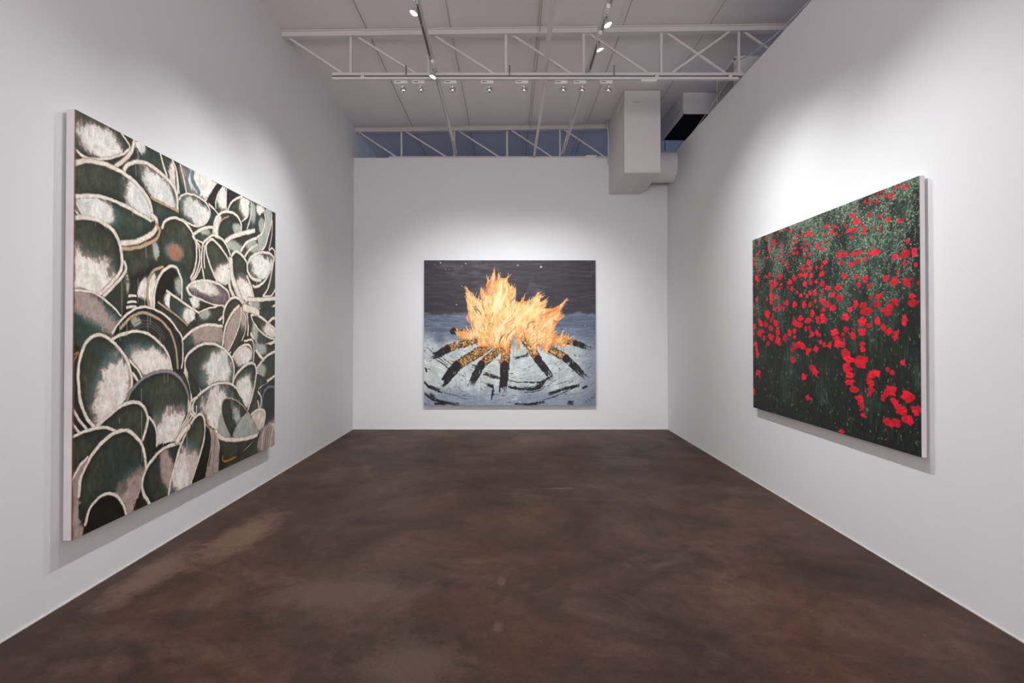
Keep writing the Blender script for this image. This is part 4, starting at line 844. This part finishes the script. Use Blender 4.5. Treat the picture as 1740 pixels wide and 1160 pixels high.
    for pts, w, col in (([(560,640),(590,560),(640,480),(690,420)],22,(252,228,180)),([(540,500),(560,400),(600,300),(610,220)],40,(252,230,176)),([(560,480),(600,380),(640,300),(650,240)],26,(250,226,168)),
                        ([(500,440),(480,380),(475,310)],14,(214,112,88)),([(505,300),(520,250),(535,215)],20,(228,96,66)),([(545,170),(553,200),(548,240)],12,(240,196,150)),([(520,480),(545,450),(552,420)],14,(238,140,44)),([(430,470),(400,420),(385,360),(372,300)],22,(206,196,120)),
                        ([(450,430),(440,400),(425,390),(440,430),(460,445)],10,(92,84,84)),([(420,400),(455,420),(470,450)],9,(110,104,100)),([(400,520),(390,470),(375,440)],14,(150,130,140)),
                        ([(700,520),(760,450),(820,390),(860,320)],26,(250,214,150)),([(760,520),(830,450),(900,400)],24,(250,206,130)),([(880,500),(940,460),(1000,410),(1040,360)],22,(246,170,96)),([(860,560),(920,500),(990,450)],30,(250,214,170)),
                        ([(880,450),(930,430),(1000,400)],22,(236,112,50)),([(960,480),(985,490),(1000,500)],10,(150,84,70)),([(780,540),(800,500),(850,485)],9,(122,74,54)),([(760,560),(770,600),(790,640)],10,(96,70,46)),([(640,560),(610,590),(590,640)],10,(110,74,50)),
                        ([(690,540),(650,580),(640,620)],8,(120,80,50)),([(520,560),(540,530),(550,510),(530,500),(515,520),(520,545)],5,(150,92,44)),([(700,500),(720,480)],8,(250,240,224)),([(460,620),(500,560),(520,520)],20,(228,190,84)),
                        ([(720,600),(718,650),(718,690)],16,(206,170,100)),([(645,600),(650,680),(650,740)],8,(226,110,60)),([(625,620),(615,700),(610,745)],8,(226,130,80)),([(900,690),(930,700),(960,715)],5,(220,70,50)),([(470,740),(490,700),(520,660)],10,(232,130,80)),
                        ([(330,250),(345,262)],7,(170,130,90)),([(640,335),(690,300),(700,270)],22,(240,160,84)),([(660,370),(690,340),(700,325)],12,(160,110,90)),([(700,440),(690,470),(650,500)],10,(236,150,80)),([(790,295),(785,300)],6,(180,150,90)),([(1055,335),(1035,365)],10,(196,180,110))):
        fl(pts, w, col)
    c.im *= (1+(c.grain-.5)*.10)[..., None]
    return np.clip(c.im, 0, 1)

# ------------------------------------------------------------------ the lamps
GB, GL, GR = 'spotlights on the crosswise track', 'spotlights on the left lengthwise track', 'spotlights on the right lengthwise track'
back_x = [(686, -1.163, 'leftmost of the row'), (716, -.970, 'second of the row from the left'), (770, -.622, 'third of the row from the left'), (832, -.222, 'fourth of the row, left of the middle'),
          (891, .158, 'fifth of the row, right of the middle'), (957, .586, 'sixth of the row, left of the right-hand track'), (989, .790, 'seventh of the row, under the right lengthwise track'), (1033, 1.077, 'rightmost of the row')]
tx = [-.85, -.45, -.7, -.1, .2, .7, .45, .9]
tz = [.9, 1.2, .8, 1.2, .8, 1.15, .9, .9]
for (px, x, w), a, b in zip(back_x, tx, tz):
    spotlight((x, 6.19, 4.180), (a, YB, b), 4.283, 'x', 'small chrome spotlight under the crosswise track, ' + w, GB, power=P_BACK, angle=74, blend=1.0, side=-.6)
# left lengthwise track lights the bowl painting, right one the poppies; the nearer ones hang above the visitor
for y, ty, w in ((5.91, 5.5, 'burning spotlight facing the left wall, on the left track beside the middle truss'),
              (4.735, 4.15, 'burning chrome spotlight facing the left wall, at the top edge of the view'),
              (3.3, 2.4, 'burning spotlight facing the left wall, above the visitor')):
    spotlight((-.800, y, 4.205), (XL, ty, .1 if y > 4 else -.8), 4.355, 'y', w, GL, power=P_SIDE*(.45 if y < 4 else 1), angle=(94 if y < 5.5 else 106), blend=1.0, side=.3)
for y, ty, w in ((5.346, 5.5, 'burning chrome spotlight facing the right wall, the farther of the two in view'),
              (4.916, 4.25, 'burning chrome spotlight facing the right wall, the nearer of the two in view'),
              (3.6, 2.9, 'burning spotlight facing the right wall, above the visitor')):
    spotlight((.850, y, 4.205), (XR, ty, .25 if y > 4 else -.1), 4.355, 'y', w, GR, power=P_SIDE*.95, angle=(94 if y < 5.2 else 106), blend=1.0, side=.3)

# ------------------------------------------------------------------ paintings
def canvas_material(name, rough):
    m = bpy.data.materials.new(name); m.use_nodes = True; nt = m.node_tree; b = nt.nodes['Principled BSDF']
    a = nt.nodes.new('ShaderNodeVertexColor'); a.layer_name = 'paint'
    nt.links.new(a.outputs['Color'], b.inputs['Base Color'])
    b.inputs['Roughness'].default_value = rough; b.inputs['Specular IOR Level'].default_value = .3
    return m

def painting(label, origin, U, Vv, Nn, w, h, depth, gap, img, relief, rough, edge):
    """origin: lower corner on the wall at u=0; U, Vv, Nn unit vectors (along, up, out of the wall)"""
    O, U, Vv, Nn = Vector(origin), Vector(U), Vector(Vv), Vector(Nn)
    t = empty('painting', tuple(O + U*w/2), label, 'painting')
    def P(u, v, n): return O + U*u + Vv*v + Nn*n
    bm = bmesh.new()
    a, c = P(0, 0, gap), P(w, h, gap+depth)
    box(bm, *sorted((a.x, c.x)), *sorted((a.y, c.y)), *sorted((a.z, c.z)))
    obj('stretched_canvas', bm, edge, t, bevel=.004)
    for uu in (.3, w-.3): obj('wall_cleat', bar(bmesh.new(), P(uu, h-.25, .003), P(uu, h-.25, gap+.001), .05, .05), M_metal, t)
    H, W = img.shape[:2]
    yy, xx = np.mgrid[0:H, 0:W]
    u = xx/(W-1)*(w-.003)+.0015; v = h-.0015 - yy/(H-1)*(h-.003)
    lum = img.mean(axis=2)
    n_ = gap + depth + .0012 + relief*(lum - lum.min()) + 0*u
    o3, U3, V3, N3 = [np.array(tuple(q)) for q in (O - t.location, U, Vv, Nn)]
    co = o3 + u[..., None]*U3 + v[..., None]*V3 + n_[..., None]*N3
    me = bpy.data.meshes.new('painted_face')
    me.vertices.add(H*W); me.vertices.foreach_set('co', co.reshape(-1).astype(np.float32))
    idx = (yy[:-1, :-1]*W + xx[:-1, :-1]).reshape(-1)
    q = np.stack([idx, idx+W, idx+W+1, idx+1], 1)
    cr = np.cross(U3, -V3)      # winding: down then right
    if np.dot(np.cross(-V3, U3), N3) < 0: q = q[:, ::-1]
    nf = len(q)
    me.loops.add(nf*4); me.loops.foreach_set('vertex_index', q.reshape(-1).astype(np.int32))
    me.polygons.add(nf); me.polygons.foreach_set('loop_start', np.arange(0, nf*4, 4, dtype=np.int32))
    me.polygons.foreach_set('loop_total', np.full(nf, 4, dtype=np.int32))
    me.polygons.foreach_set('use_smooth', np.ones(nf, dtype=bool))
    me.update(calc_edges=True)
    att = me.color_attributes.new('paint', 'FLOAT_COLOR', 'POINT')
    # the painter's colours are sRGB paint values
    lin = np.where(img <= .04045, img/12.92, ((img+.055)/1.055)**2.4)
    rgba = np.ones((H*W, 4), np.float32); rgba[:, :3] = lin.reshape(-1, 3)
    att.data.foreach_set('color', rgba.reshape(-1))
    me.materials.append(canvas_material('oil paint on ' + label.split()[0], rough))
    o = bpy.data.objects.new('painted_face', me); C.objects.link(o); o.parent = t
    return t

painting('tall painting of piled green and white bowls on the left wall', (XL, 3.165, .366), (0,1,0), (0,0,1), (1,0,0), 2.728, 2.404, .046, .018,
         paint_bowls(), .0025, .45, M_canvas)
painting('painting of a burning campfire of logs on the back wall', (-1.357, YB, .388), (1,0,0), (0,0,1), (0,-1,0), 2.72, 2.298, .045, .012,
         paint_fire(), .0015, .42, mat('dark painted canvas edge', (.10,.10,.11), .7))
painting('painting of red poppies in dark green grass on the right wall', (XR, 5.785, .770), (0,-1,0), (0,0,1), (-1,0,0), 2.362, 1.70, .032, .014,
         paint_poppies(), .0015, .55, M_canvas)

# ------------------------------------------------------------------ daylight, added fill, camera, exposure
def area(name, loc, rot, sx, sy, e, col):
    l = bpy.data.lights.new(name, 'AREA'); l.shape = 'RECTANGLE'; l.size = sx; l.size_y = sy; l.energy = e; l.color = col
    o = bpy.data.objects.new(name, l); C.objects.link(o); o.location = loc; o.rotation_euler = rot; return o
area('daylight_fill', (0, YF-.2, 2.1), (math.radians(108), 0, 0), 3.6, 1.6, P_FILL, (1,.925,.96))  # added fill from behind the camera, tilted up to lift the ceiling
area('daylight_fill', (XE+.25, 11.2, 2.2), (math.radians(90), 0, math.radians(90)), 2.6, 2.2, P_BLUE, (.34,.52,1.0))
w = bpy.data.worlds.new('sky'); bpy.context.scene.world = w; w.use_nodes = True
w.node_tree.nodes['Background'].inputs['Color'].default_value = (.75,.82,1,1)
w.node_tree.nodes['Background'].inputs['Strength'].default_value = .6

cd = bpy.data.cameras.new('camera'); cam = bpy.data.objects.new('camera', cd); C.objects.link(cam)
cd.sensor_fit = 'HORIZONTAL'; cd.sensor_width = 36; cd.lens = 967/1740*36
cd.shift_x = 4/1740; cd.shift_y = -22.6/1740
cd.clip_start = .05; cd.clip_end = 100
cam.location = (0, 0, 1.51); cam.rotation_euler = (math.radians(90) + math.atan(.011), 0, 0)
sc = bpy.context.scene; sc.camera = cam
sc.view_settings.view_transform = 'Standard'; sc.view_settings.look = 'None'; sc.view_settings.gamma = 1
sc.view_settings.use_curve_mapping = False
sc.view_settings.exposure = EXPO
